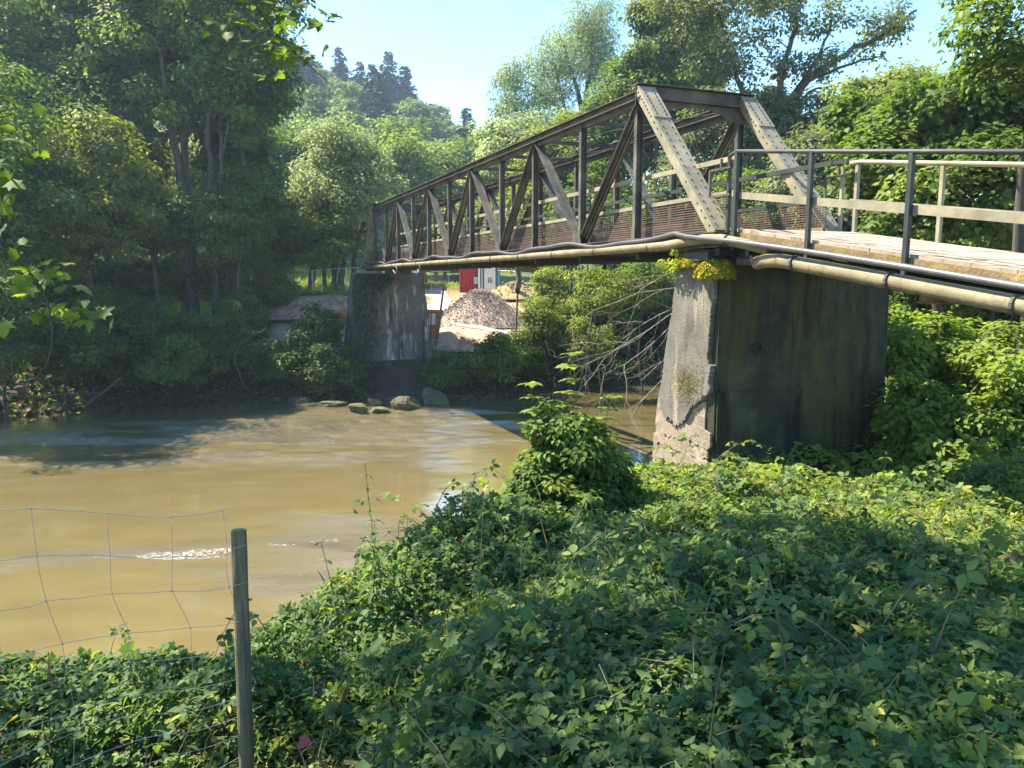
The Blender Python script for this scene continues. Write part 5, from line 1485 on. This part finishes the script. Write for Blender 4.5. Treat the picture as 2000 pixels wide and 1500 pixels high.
rock("rock", "big mossy block of stone, the rightmost of the rocks in the river", 848, 790, 64, 36, 1)
rock("rock", "dark pointed rock left of the big mossy block in the river", 797, 797, 58, 24, 2, flat=.9)
rock("rock", "flat-topped sunlit rock, the leftmost in the river shallows", 701, 806, 46, 20, 3)
rock("rock", "low rock behind the flat-topped one in the shallows", 733, 792, 34, 16, 4)
rock("rock", "small pale stones just above the water between the larger rocks", 738, 804, 40, 9, 5)
rock("rock", "half-sunk grey rock behind the pointed one", 770, 789, 34, 18, 6)
rock("rock", "long low stone at the waterline left of the shallows", 640, 792, 60, 9, 7)
rock("rock", "low muddy stone under the pale roots on the far bank", 590, 785, 46, 11, 8)

# loose stones and mud along the far waterline
rng = np.random.default_rng(314)
oct_ = np.array([(1, 0, 0), (-1, 0, 0), (0, 1, 0), (0, -1, 0), (0, 0, 1), (0, 0, -1)], float)
fo_ = [(0, 2, 4), (2, 1, 4), (1, 3, 4), (3, 0, 4), (2, 0, 5), (1, 2, 5), (3, 1, 5), (0, 3, 5)]
m = MB()
for k in range(900):
    px = rng.choice([rng.uniform(500, 700), rng.uniform(640, 960), rng.uniform(820, 1000)]); D = 27 + rng.random() * 9
    x_ = (px - 1000) / 1500 * D * .99; sd = float(far_sd(np.array([x_]), np.array([D]))[0])
    if sd < -1.7 or sd > .9: continue
    if sd < -.5 and rng.random() < .75: continue
    s = rng.uniform(.04, .17) * (1.3 if rng.random() < .1 else 1)
    q = np.array([x_, D, max(gz(x_, D), -.03) + s * .15]); Rm, _ = np.linalg.qr(rng.normal(size=(3, 3)))
    m.add([q + (Rm @ (o_ * s * rng.uniform(.6, 1.1))) * np.array([1.2, 1, .6]) for o_ in oct_], fo_)
o = m.build("shore_stones", M["rock"]); tag(o, "small wet stones strewn along the far waterline", kind="stuff")

# ------------------------------------------------------------------ near bank: brambles, nettles, grasses
def veg_h(x, y):
    a = fbm(x * .55 + 3, y * .55, 121)
    b = fbm(x * 1.6, y * 1.6, 131)
    h = .04 + .60 * a ** 1.5 + .28 * b + .18 * smooth(3.5, 6, x) * smooth(7, 9.5, y)
    return h * (1 - .6 * smooth(-.3, -.9, x) * smooth(4.5, 3.9, y))


rng = np.random.default_rng(2024)
def near_points(n, x0, x1, y0, y1, edge=-.9):
    x, y = scatter(n, x0, x1, y0, y1, rng)
    sn = near_sd(x, y)
    px = 1000 + 1500 * x / np.maximum(y, .5)
    # keep clear of the pier
    rel = np.stack([x - O[0], y - O[1]], 1); tt = rel @ U[:2]; ww = rel @ V_[:2]
    k = (sn > edge) & (px > -150) & (px < 2180) & ((y < 9.5) | (rng.random(len(x)) < .8)) & ~((tt > -.05) & (tt < 2) & (ww > -.05 - .7 * (y < 13)) & (ww < 3.3))
    return x[k], y[k], sn[k]


def compound(x, y, zf, size, tint, mat, name, tpl, rng, trio=True, tilt=.55):
    """bramble leaves: three to five leaflets spreading from one stalk end"""
    n = len(x)
    base = np.stack([x, y, ground(x, y) + zf], 1)
    Nn = nrm(np.array([0, 0, 1.0]) + rng.normal(size=(n, 3)) * tilt + np.array([-.18, -.10, 0]))
    an = rng.uniform(0, 2 * np.pi, n)
    P, NN, S_, T_, A_ = [], [], [], [], []
    a1 = nrm(np.cross(Nn, np.array([.2, .3, 1.0]) + rng.normal(size=(n, 3)) * .1)); a2 = np.cross(Nn, a1)
    for k, (da, sc) in enumerate(((0, 1.0), (1.25, .8), (-1.25, .8)) if trio else ((0, 1.0),)):
        d = np.cos(an + da)[:, None] * a1 + np.sin(an + da)[:, None] * a2
        P.append(base + d * size[:, None] * .10); NN.append(Nn + d * rng.uniform(-.1, .35, (n, 1))); S_.append(size * sc * rng.uniform(.85, 1.15, n)); T_.append(np.clip(tint + rng.normal(0, .05, n), 0, 1)); A_.append(d)
    return leaf_mesh(name, np.concatenate(P), np.concatenate(NN), np.concatenate(S_), np.concatenate(T_), LEAF[mat], tpl, np.concatenate(A_), rng=rng)


x, y, sn = near_points(175000, -5, 9, 2.0, 9.2, -1.1)
vh = veg_h(x, y) * smooth(-1.3, -.2, sn)
pa = fbm(x * .75 + 11, y * .75, 171); pb_ = fbm(x * 1.7 + 4, y * 1.7, 181)
gap = (pb_ < .30) & (rng.random(len(x)) < .8)                 # hollows where the leaves thin out
x, y, sn, vh, pa, pb_ = [q_[~gap] for q_ in (x, y, sn, vh, pa, pb_)]
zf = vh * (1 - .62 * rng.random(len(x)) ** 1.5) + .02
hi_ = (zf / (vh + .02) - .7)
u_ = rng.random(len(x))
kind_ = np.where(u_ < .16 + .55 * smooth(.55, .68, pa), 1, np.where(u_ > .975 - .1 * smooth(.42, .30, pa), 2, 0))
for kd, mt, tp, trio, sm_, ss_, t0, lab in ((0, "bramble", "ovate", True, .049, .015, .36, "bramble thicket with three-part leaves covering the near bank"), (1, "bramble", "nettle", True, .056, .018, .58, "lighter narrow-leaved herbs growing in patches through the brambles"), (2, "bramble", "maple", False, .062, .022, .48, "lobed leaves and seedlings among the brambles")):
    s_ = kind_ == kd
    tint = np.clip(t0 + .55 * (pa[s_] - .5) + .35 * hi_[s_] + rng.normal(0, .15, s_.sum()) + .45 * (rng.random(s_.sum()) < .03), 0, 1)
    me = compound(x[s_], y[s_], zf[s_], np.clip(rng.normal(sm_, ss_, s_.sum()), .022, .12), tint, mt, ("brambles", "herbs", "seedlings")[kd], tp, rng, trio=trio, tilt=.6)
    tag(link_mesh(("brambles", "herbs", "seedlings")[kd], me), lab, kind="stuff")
# arching canes that lift above the carpet, with leaves along them
m = MB(); LP, LT = [], []
cx, cy, csn = near_points(190, -3.6, 7.5, 2.4, 9.5, -.7)
for a, b_ in zip(cx, cy):
    if a < -.9 and rng.random() < .75: continue
    z0 = gz(a, b_) + .15; an = rng.uniform(0, 6.28); L = rng.uniform(.5, 1.3); hgt = rng.uniform(.35, .8)
    d = np.array([math.cos(an), math.sin(an), 0]); ts = np.linspace(0, 1, 8)
    line = np.array([np.array([a, b_, z0]) + d * L * t + Z_ * hgt * math.sin(math.pi * min(t * .8 + .05, 1)) for t in ts])
    m.tube(line, np.linspace(.005, .002, 8), 4, caps=False)
    for t in np.arange(.15, 1.0, .075):
        q = np.array([np.interp(t, ts, line[:, k]) for k in range(3)]) + rng.normal(size=3) * np.array([.05, .05, .02]); LP.append(q)
o = m.build("bramble_canes", LEAF["hay"]); a_ = o.data.attributes.new("tint", 'FLOAT', 'FACE'); a_.data.foreach_set("value", np.full(len(o.data.polygons), .25, np.float32))
tag(o, "arching bramble canes rising above the thicket", kind="stuff")
LP = np.array(LP); n_c = len(LP)
me = compound(LP[:, 0], LP[:, 1], LP[:, 2] - ground(LP[:, 0], LP[:, 1]), np.clip(rng.normal(.068, .015, n_c), .03, .1), np.clip(rng.normal(.55, .2, n_c), 0, 1), "bramble", "cane_leaves", "ovate", rng, tilt=.5)
tag(link_mesh("cane_leaves", me), "leaves on the arching bramble canes", kind="stuff")
# yellowed and brown leaves lying among them
x, y, sn = near_points(2600, -5, 8, 2.0, 9.0, -1.0)
me = compound(x, y, veg_h(x, y) * smooth(-1.3, -.2, sn) * rng.uniform(.3, 1.0, len(x)), rng.uniform(.03, .07, len(x)), rng.random(len(x)), "dead", "fallen_leaves", "ovate", rng, trio=False, tilt=.8)
tag(link_mesh("fallen_leaves", me), "withered brown leaves caught among the brambles", kind="stuff")
x, y, sn = near_points(52000, .6, 20, 7.6, 22, -.8)
vh = veg_h(x, y) + .25 * smooth(6, 9, x)
zf = vh * (1 - .6 * rng.random(len(x)) ** 1.6) + .02
tint = np.clip(.55 + .5 * (fbm(x * .8, y * .8, 142) - .5) + rng.normal(0, .15, len(x)), 0, 1)
me = compound(x, y, zf, np.clip(rng.normal(.080, .022, len(x)), .04, .14), tint, "shoot", "brambles", "ovate", rng)  # sunlit look of this strip put into a lighter leaf colour
tag(link_mesh("brambles", me), "sunlit low brambles and weeds round the near pier", kind="stuff")
# dry stalks, runners and grass blades among them
x, y, sn = near_points(3400, -4.5, 7, 2.2, 10, -1.0)
me = bpy.data.meshes.new("dry_stalks"); m = MB()
for a, b, s_ in zip(x, y, sn):
    z0 = gz(a, b) + rng.uniform(.02, .35) * max(.2, float(smooth(-1.2, 0, s_))); d = nrm(np.array([rng.normal(), rng.normal(), rng.normal() * .45])); L = rng.uniform(.12, .55)
    p = np.array([a, b, z0]); m.tube([p, p + d * L * .5 + Z_ * L * .10, p + d * L], [.0028, .0024, .0012], 3, caps=False)
o = m.build("dry_stalks", LEAF["hay"]); a = o.data.attributes.new("tint", 'FLOAT', 'FACE'); a.data.foreach_set("value", np.repeat(rng.random(len(o.data.polygons) // 6 + 1), 6)[:len(o.data.polygons)].astype(np.float32))
tag(o, "dry runners and dead stalks tangled among the brambles", kind="stuff")
x, y, sn = near_points(5200, -4.5, 3.5, 2.3, 8.5, -1.0)
k = fbm(x * .9, y * .9, 151) > .52; x, y = x[k], y[k]
zz = ground(x, y) + rng.uniform(.03, .28, len(x))
me = leaf_mesh("grass_tufts", np.stack([x, y, zz], 1), rng.normal(size=(len(x), 3)) + Z_ * .3, rng.uniform(.14, .42, len(x)), np.clip(rng.normal(.45, .25, len(x)), 0, 1), LEAF["hay"], "blade", rng.normal(size=(len(x), 3)) + Z_ * .9, rng=rng)
tag(link_mesh("grass_tufts", me), "half-dry grass tufts among the brambles", kind="stuff")
# maple-like and other broad leaves strewn in
x, y, sn = near_points(1500, -4, 8, 2.3, 10, -.8)
vh = veg_h(x, y) * smooth(-1.2, -.2, sn)
me = compound(x, y, vh * rng.uniform(.75, 1.12, len(x)), rng.uniform(.07, .15, len(x)), np.clip(rng.normal(.35, .2, len(x)), 0, 1), "bramble", "wild_leaves", "maple", rng, trio=False)
tag(link_mesh("wild_leaves", me), "broad lobed leaves growing through the brambles", kind="stuff")


def stemmed(name, label, base, h, lean, pairs, leaf, mat, tpl, seed, r=.005, droop=.25, whorl=2, cat="plant", top_small=.35, spread_=1.0, group=None):
    """upright plant: one stem, leaves in opposite pairs or whorls up the stem, smaller to the top"""
    rng = np.random.default_rng(seed)
    base = np.asarray(base, float); root = empty(name, base, label, cat, group)
    n = 8; ts = np.linspace(0, 1, n)
    ln = np.append(np.asarray(lean, float), 0)
    line = np.array([base + Z_ * h * t + ln * h * t ** 1.7 + rng.normal(size=3) * .006 for t in ts])
    m = MB(); m.tube(line, np.linspace(r, r * .4, n), 6)
    P, Nn, sz, ax, ti = [], [], [], [], []
    a0 = rng.uniform(0, 3)
    for i in range(pairs):
        t = .12 + .88 * i / (pairs - 1)
        p = np.array([np.interp(t, ts, line[:, j]) for j in range(3)])
        s = leaf * (1 - (1 - top_small) * t ** 1.5) * rng.uniform(.8, 1.15); a0 += 1.57 + rng.normal() * .15
        for k in range(whorl):
            an = a0 + 2 * math.pi * k / whorl + rng.normal() * .12
            d = np.array([math.cos(an), math.sin(an), 0])
            pet = .28 * s * spread_
            q = p + d * pet + Z_ * pet * .25
            m.tube([p, q], [r * .45, r * .3], 4, caps=False)
            P.append(q); Nn.append(Z_ + d * droop * .9 + rng.normal(size=3) * .12); ax.append(d - Z_ * droop); sz.append(s); ti.append(rng.normal(.5, .18))
    st = m.build("stem", LEAF[mat], root); at_ = st.data.attributes.new("tint", 'FLOAT', 'FACE'); at_.data.foreach_set("value", np.full(len(st.data.polygons), .35, np.float32))
    link_mesh("leaves", leaf_mesh("leaves", np.array(P), np.array(Nn), np.array(sz), np.clip(ti, 0, 1), LEAF[mat], tpl, np.array(ax), base, rng), root)
    return root


def near_base(px, D):
    q = at(px, 1000, D); q[2] = gz(q[0], D); return q


stemmed("nettle_plant", "tallest nettle stem standing against the brown water", near_base(735, 5.9), 1.02 + .52, (-.05, 0), 16, .19, "bramble", "nettle", 1, droop=.55, top_small=.25)
stemmed("nettle_plant", "bushy nettle stem at the foot of the tallest one, half its height", near_base(722, 5.8), 1.15, (.04, 0), 11, .19, "bramble", "nettle", 11, droop=.5)
stemmed("nettle_plant", "leafy nettle stem just right of the tallest one and half as high", near_base(760, 5.9), 1.1, (.08, 0), 11, .18, "bramble", "nettle", 12, droop=.5)
stemmed("nettle_plant", "shorter nettle stem leaning left of the tallest one", near_base(665, 5.6), 1.12, (-.14, 0), 8, .15, "bramble", "ovate", 2, droop=.5)
stemmed("nettle_plant", "short nettle top showing right of the tallest stem at the bramble edge", near_base(915, 6.9), 1.0, (.06, 0), 7, .13, "bramble", "ovate", 3, droop=.4)
stemmed("nettle_plant", "small dark sprig close to the tallest nettle on its right", near_base(785, 6.0), 1.0, (.05, 0), 7, .13, "bramble", "ovate", 4, droop=.5)
stemmed("weed_plant", "dark leafy weed top against the water at the bottom left", near_base(60, 4.25), .62, (.02, 0), 5, .14, "bramble", "ovate", 5, droop=.15, whorl=3)
stemmed("weed_plant", "second weed top against the water, nearer the fence wires", near_base(125, 4.3), .60, (-.03, 0), 5, .13, "bramble", "ovate", 6, droop=.1, whorl=3)
stemmed("weed_plant", "narrow-leaved weed below the fence post at the water edge", near_base(255, 4.6), .46, (.08, 0), 6, .16, "bramble", "narrow", 7, droop=.2, whorl=3)
stemmed("young_tree", "slender young tree shading the lit brambles in front of the dark pier wall", near_base(1722, 8.3), .95, (.0, 0), 6, .20, "shoot", "ovate", 8, r=.008, droop=.2, whorl=3, cat="sapling")
stemmed("weed_plant", "thin weed with small leaves in front of the dark pier wall", near_base(1495, 9.6), .72, (0, 0), 8, .09, "shoot", "ovate", 9, droop=.1)
for i, (px, D, h, lf, lab) in enumerate([(1700, 12.2, 1.5, .16, "tall lit nettle just right of the dark pier wall"), (1830, 12.6, 2.1, .14, "tallest flowering weed spike under the ramp"), (1900, 12, 1.9, .15, "tall weed spike right of the tallest one under the ramp"),
                                         (1870, 11.5, 1.6, .2, "big-leaved sunlit weed under the ramp"), (1785, 11.8, 1.7, .18, "broad sunlit weed between pier and the tallest spike"), (1955, 11.0, 1.6, .17, "sunlit weed at the right edge under the ramp"), (1755, 11.2, 1.2, .17, "low shaded weed by the lower corner of the pier wall")]):
    stemmed("nettle_plant", lab, near_base(px, D), h, (random.uniform(-.08, .08), 0), 14, lf, "shoot", "ovate", 20 + i, r=.007, droop=.35)
for i, (px, py, rx, ry, D, mt, lab) in enumerate([
        (1800, 660, 90, 60, 12.8, "shoot", "sunlit bush behind the weeds right of the pier"), (1930, 700, 90, 70, 12.2, "shoot", "bright bush at the right edge under the ramp"),
        (1790, 790, 60, 60, 11.6, "shoot", "shaded bush at the right foot of the pier wall"), (1900, 830, 100, 50, 11.2, "shoot", "low green bush in the half shade right of the pier"), (1990, 780, 70, 80, 11, "shoot", "light bush cut by the right edge")]):
    bush("weed_bush", lab, [ell(px, py, D, rx, ry), ell(px - rx * .4, py + ry * .6, D - .2, rx * .7, ry * .6), ell(px + rx * .4, py + ry * .6, D, rx * .7, ry * .6)], 46, 110, .26, .11, mt, near_base(px, D + .1), 40 + i, "ovate", r0=.012, up=1.1)

# the leafy sapling bush in front of the near pier
D = 8.2
bush("sapling_bush", "dense leafy bush with tall shoots at the bramble edge left of the near pier", [ell(1115, 890, D, 88, 75), ell(1060, 935, D - .1, 65, 65), ell(1172, 935, D - .1, 68, 62), ell(1115, 985, D - .2, 125, 50), ell(1105, 830, D, 58, 48)], 170, 100, .16, .078, "mid", near_base(1112, D + .05), 60, "ovate", r0=.012, up=1.0)
bpy.data.objects["sapling_bush"]["category"] = "bush"
for i, (px, top, ln, lab, pr) in enumerate([(1105, 690, .02, "tallest maple shoot rising out of the leafy bush", 7), (1062, 750, -.09, "left maple shoot of the leafy bush", 5), (1160, 775, .10, "right maple shoot of the leafy bush", 5)]):
    b_ = near_base(px, D); h = at(px, top, D)[2] - b_[2]
    rr = stemmed("maple_shoot", lab, b_, h, (ln, 0), pr + 7, .165, "shoot", "maple", 70 + i, r=.007, droop=.10, whorl=4, cat="shoot", top_small=.75)

# two small white bramble blossoms, a red leaf, the mossy stump
for i, (px, py, D) in enumerate([(1868, 1240, 4.6), (1808, 1262, 4.5)]):
    c = at(px, py, D); r2 = np.random.default_rng(i)
    P = c + r2.normal(size=(26, 3)) * .016
    o = link_mesh("bramble_blossom", leaf_mesh("bramble_blossom", P, r2.normal(size=(26, 3)) + Z_, .016 * np.ones(26), np.ones(26), M["white_paint"], "quad", None, c, r2), None, c)
    tag(o, ["small white bramble blossom, the right one beside the mossy stump", "small white bramble blossom, the left one near the mossy stump"][i], "flower")
c = at(604, 1440, 3.5); r2 = np.random.default_rng(8)
M["redleaf"] = leaf_mat("red_leaf", [(0, (.30, .06, .05)), (1, (.4, .1, .08))], .3, tcol=(1, .8, .8))
o = link_mesh("maple_leaf", leaf_mesh("maple_leaf", c[None], np.array([[0, -.6, .8]]), np.array([.075]), np.array([.5]), M["redleaf"], "maple", None, c, r2), None, c); tag(o, "single red maple leaf lying among the brambles", "leaf")
c = at(2010, 1190, 5.0); c[2] = gz(c[0], c[1]) - .1; m = MB()
ol_ = []
for i in range(9):
    z = i / 8; 
    for j in range(22):
        a = 2 * math.pi * j / 22
        r = .46 * math.sqrt(max(.02, 1 - (z * .98) ** 2.6)) * (1 + .22 * (fbm(np.array([math.cos(a) * 1.4 + 3]), np.array([math.sin(a) * 1.4 + z]), 9)[0] - .5) * 2)
        m.v.append((c[0] + r * math.cos(a), c[1] + r * math.sin(a), c[2] - .1 + .80 * z + .04 * math.sin(a * 3)))
for i in range(8):
    for j in range(22): m.f.append((i * 22 + j, i * 22 + (j + 1) % 22, (i + 1) * 22 + (j + 1) % 22, (i + 1) * 22 + j)); m.m.append(0)
m.f.append(tuple(8 * 22 + j for j in range(22))); m.m.append(0)
M["stump"] = noise_mat("mossy_bark", [(.3, (.05, .035, .02)), (.5, (.10, .075, .03)), (.7, (.16, .14, .03))], scale=5, rough=.95, bump=.9, bdist=.03)
o = m.build("tree_stump", M["stump"], None, c, smooth_=True); tag(o, "brown mossy tree stump at the right edge among brambles", "stump")

# ------------------------------------------------------------------ fence post with the slack wire netting
pb = at(480, 1500, 3.95); pb[2] = gz(pb[0], pb[1])
fe = empty("wire_fence", pb, "round weathered fence post with slack wire netting hanging to its left", "fence")
a, b = at(466, 1034, 4.05), at(482, 1500, 3.95); b = b + (b - a) * .6
m = MB(); k = 14
pts = [a * (1 - t) + b * t for t in np.linspace(0, 1, k)]
rr = [.041 * (1 + .03 * math.sin(i * 2.1)) for i in range(k)]; rr[0] = .036
m.tube([pts[0]] + [pts[0] * .97 + pts[1] * .03] + pts[1:], [.034, .041] + rr[1:], 16); m.build("post", M["postwood"], fe, smooth_=False)


def dep(px): return 2.95 + 1.08 * min(px, 520) / 466.0 - .06


def wire(name, pp_, r=.0013):
    P_ = np.array([at(x_, y_, dep(x_)) for x_, y_ in pp_])
    t = np.linspace(0, 1, len(P_)); tt = np.linspace(0, 1, len(P_) * 5)
    sm = np.stack([np.interp(tt, t, P_[:, j]) for j in range(3)], 1)
    for _ in range(3): sm[1:-1] = .5 * sm[1:-1] + .25 * (sm[:-2] + sm[2:])
    m = MB(); m.tube(sm, r, 5)
    if name == "upright_wire":
        for q in P_[::2]: m.tube([q + Z_ * .006, q, q - Z_ * .006], [.0022, .0034, .0022], 6)
    m.build(name, M["wire"], fe, smooth_=True)


for line in ([(-60, 998), (0, 997), (60, 993), (130, 997), (207, 1003), (290, 1010), (335, 1010), (390, 1006), (435, 996), (460, 990)],
             [(-60, 1102), (0, 1096), (72, 1085), (150, 1084), (215, 1086), (270, 1090), (337, 1086), (400, 1088), (444, 1075), (480, 1064)],
             [(-60, 1200), (0, 1193), (60, 1186), (90, 1173), (160, 1168), (217, 1159), (280, 1159), (335, 1154), (400, 1156), (447, 1146), (484, 1137)],
             [(-60, 1300), (0, 1286), (70, 1270), (122, 1257), (190, 1245), (253, 1236), (320, 1232), (373, 1226), (430, 1222), (460, 1216), (488, 1206)],
             [(-60, 1380), (0, 1362), (60, 1345), (130, 1322), (200, 1308), (253, 1293), (320, 1290), (400, 1281), (460, 1276), (494, 1262), (499, 1244)],
             [(-60, 1462), (0, 1440), (80, 1412), (147, 1390), (220, 1366), (290, 1354), (370, 1348), (440, 1333), (494, 1318)],
             [(-60, 1520), (0, 1495), (70, 1462), (147, 1430), (220, 1402), (285, 1395), (370, 1392), (430, 1375), (494, 1352), (499, 1330)],
             [(60, 1530), (130, 1500), (200, 1470), (290, 1438), (380, 1430), (440, 1410), (497, 1386), (514, 1377)],
             [(200, 1540), (270, 1498), (330, 1478), (400, 1462), (460, 1440), (497, 1418), (514, 1414)],
             [(380, 1530), (430, 1500), (470, 1478), (497, 1458)]):
    wire("horizontal_wire", line)
for line in ([(60, 993), (66, 1040), (72, 1085), (77, 1120), (90, 1173), (105, 1215), (122, 1257), (128, 1300), (138, 1350), (147, 1390), (150, 1430)],
             [(207, 1003), (213, 1060), (215, 1086), (217, 1159), (235, 1200), (253, 1236), (251, 1293), (262, 1340)],
             [(335, 1010), (337, 1086), (335, 1154), (355, 1190), (373, 1226), (375, 1290), (380, 1350)],
             [(435, 996), (440, 1030), (444, 1075), (440, 1098), (447, 1146), (455, 1165)]):
    wire("upright_wire", line, .0012)

# ------------------------------------------------------------------ the tree over the viewer: shades the near bank
b = np.array([-7.6, 2.5, gz(-7.6, 2.5)])
E1 = [(np.array([-5.4, 7.9, 12.4]), np.array([3.4, 2.4, 2.0])), (np.array([-7.2, 5.6, 11.8]), np.array([3, 2.8, 2.2])), (np.array([-3.6, 7.0, 12.8]), np.array([2.6, 2.2, 1.8])), (np.array([-5.0, 5.2, 11.0]), np.array([3.0, 2.6, 1.9])), (np.array([-2.0, 7.2, 12.8]), np.array([2.4, 1.9, 1.7])), (np.array([-2.4, 5.0, 11.4]), np.array([2.4, 2.0, 1.6])), (np.array([-3.8, 8.8, 13.2]), np.array([2.2, 1.4, 1.5]))]
nt_ = tree("maple_tree", "large maple on the near bank whose twigs hang into the top left of the view", "tree", b, E1, 165, 40, .60, .17, "mid",
           trunks=[([b - Z_ * .3, b + np.array([.1, .6, 4]), np.array([-6.6, 5.2, 10.8])], .32, .14), ([np.array([-7.0, 4.4, 9.0]), np.array([-5.0, 6.6, 11.4]), np.array([-2.6, 7.2, 12.6])], .12, .04)], tpl="maple", seed=150, flat=.45)
rng = np.random.default_rng(88)


def hanging(path, D, leaf_spots, size, r, mat="lime", seed=0, per=4):
    """one twig of the maple with its leaves as a sub-part"""
    rng = np.random.default_rng(seed)
    P3 = [at(px, py, d_) for (px, py), d_ in zip(path, D if isinstance(D, (list, tuple)) else [D] * len(path))]
    m = MB()
    pw = np.array(P3); t = np.linspace(0, 1, len(pw)); tt = np.linspace(0, 1, len(pw) * 4)
    sm = np.stack([np.interp(tt, t, pw[:, j]) for j in range(3)], 1)
    for _ in range(2): sm[1:-1] = .5 * sm[1:-1] + .25 * (sm[:-2] + sm[2:])
    m.tube(sm, np.linspace(r, r * .35, len(sm)), 6)
    L, A = [], []
    for (px, py, dd, n_, sp) in leaf_spots:
        c = at(px, py, dd); j = int(np.argmin(np.linalg.norm(sm - c, axis=1)))
        m.tube([sm[j], sm[j] * .5 + c * .5 + Z_ * .04, c], [r * .4, r * .28, r * .15], 4, caps=False)
        for q in range(n_):
            v = c + rng.normal(size=3) * np.array([sp, sp, sp * .7]); L.append(v); A.append(v - c + rng.normal(size=3) * .1 - Z_ * .12)
    br_ = m.build("twig", M["bark"], nt_, smooth_=True)
    L = np.array(L)
    ob = link_mesh("leaves", leaf_mesh("leaves", L, Z_ + rng.normal(size=L.shape) * .5 - np.array([0, .3, 0]), size * rng.uniform(.7, 1.2, len(L)), np.clip(rng.normal(.45, .22, len(L)), 0, 1), LEAF[mat], "maple" if mat != "dead" else "ovate", np.array(A), b, rng), br_)
    return br_


hanging([(-120, -200), (-60, 120), (-10, 330), (20, 460), (55, 530), (88, 570), (104, 640), (98, 700), (70, 742)], [4.8, 5.0, 5.2, 5.3, 5.4, 5.4, 5.4, 5.4, 5.4],
        [(10, 210, 5.1, 8, .12), (40, 250, 5.2, 7, .12), (-10, 300, 5.2, 8, .12), (15, 350, 5.3, 7, .1), (-5, 420, 5.3, 7, .1), (30, 395, 5.3, 4, .08), (60, 480, 5.4, 6, .09), (90, 520, 5.4, 7, .1), (70, 560, 5.4, 6, .09), (120, 545, 5.4, 4, .08), (150, 590, 5.4, 5, .09), (180, 625, 5.4, 4, .08), (40, 620, 5.4, 4, .07), (110, 620, 5.4, 4, .08)], .12, .010, "mid", 1)
hanging([(104, 640), (98, 700), (75, 735), (50, 765), (60, 800)], 5.42, [(55, 760, 5.4, 14, .05), (75, 785, 5.4, 14, .06), (40, 790, 5.4, 10, .05), (100, 798, 5.4, 6, .04), (65, 745, 5.4, 8, .05)], .065, .004, "dead", 2)
hanging([(330, -260), (420, -120), (480, -20), (540, 70), (590, 115), (640, 160)], [7.2, 7.6, 8.0, 8.3, 8.5, 8.6],
        [(500, 20, 8.1, 14, .2), (545, 15, 8.2, 12, .16), (580, 20, 8.2, 10, .14), (530, 70, 8.3, 12, .16), (575, 75, 8.4, 9, .13), (600, 95, 8.5, 4, .07), (560, 105, 8.4, 5, .1), (480, 90, 8.2, 9, .16), (620, 30, 8.3, 4, .08), (515, 120, 8.4, 4, .1), (450, 30, 8.0, 12, .2)], .14, .014, "dark", 3)

# ------------------------------------------------------------------ thin summer haze in the valley
HAZE = .00055
if HAZE > 0:
    hm = bpy.data.materials.new("haze"); hm.use_nodes = True; ht = hm.node_tree; ht.nodes.clear()
    vo = ht.nodes.new("ShaderNodeVolumePrincipled"); oo = ht.nodes.new("ShaderNodeOutputMaterial")
    vo.inputs["Color"].default_value = (.62, .82, 1.0, 1); vo.inputs["Density"].default_value = HAZE; vo.inputs["Anisotropy"].default_value = .35
    ht.links.new(vo.outputs[0], oo.inputs["Volume"])
    m = MB(); m.box((0, 150, 38), (430, 0, 0), (0, 300, 0), (0, 0, 42)); o = m.build("haze", hm)
    tag(o, "thin summer haze filling the valley", kind="stuff")
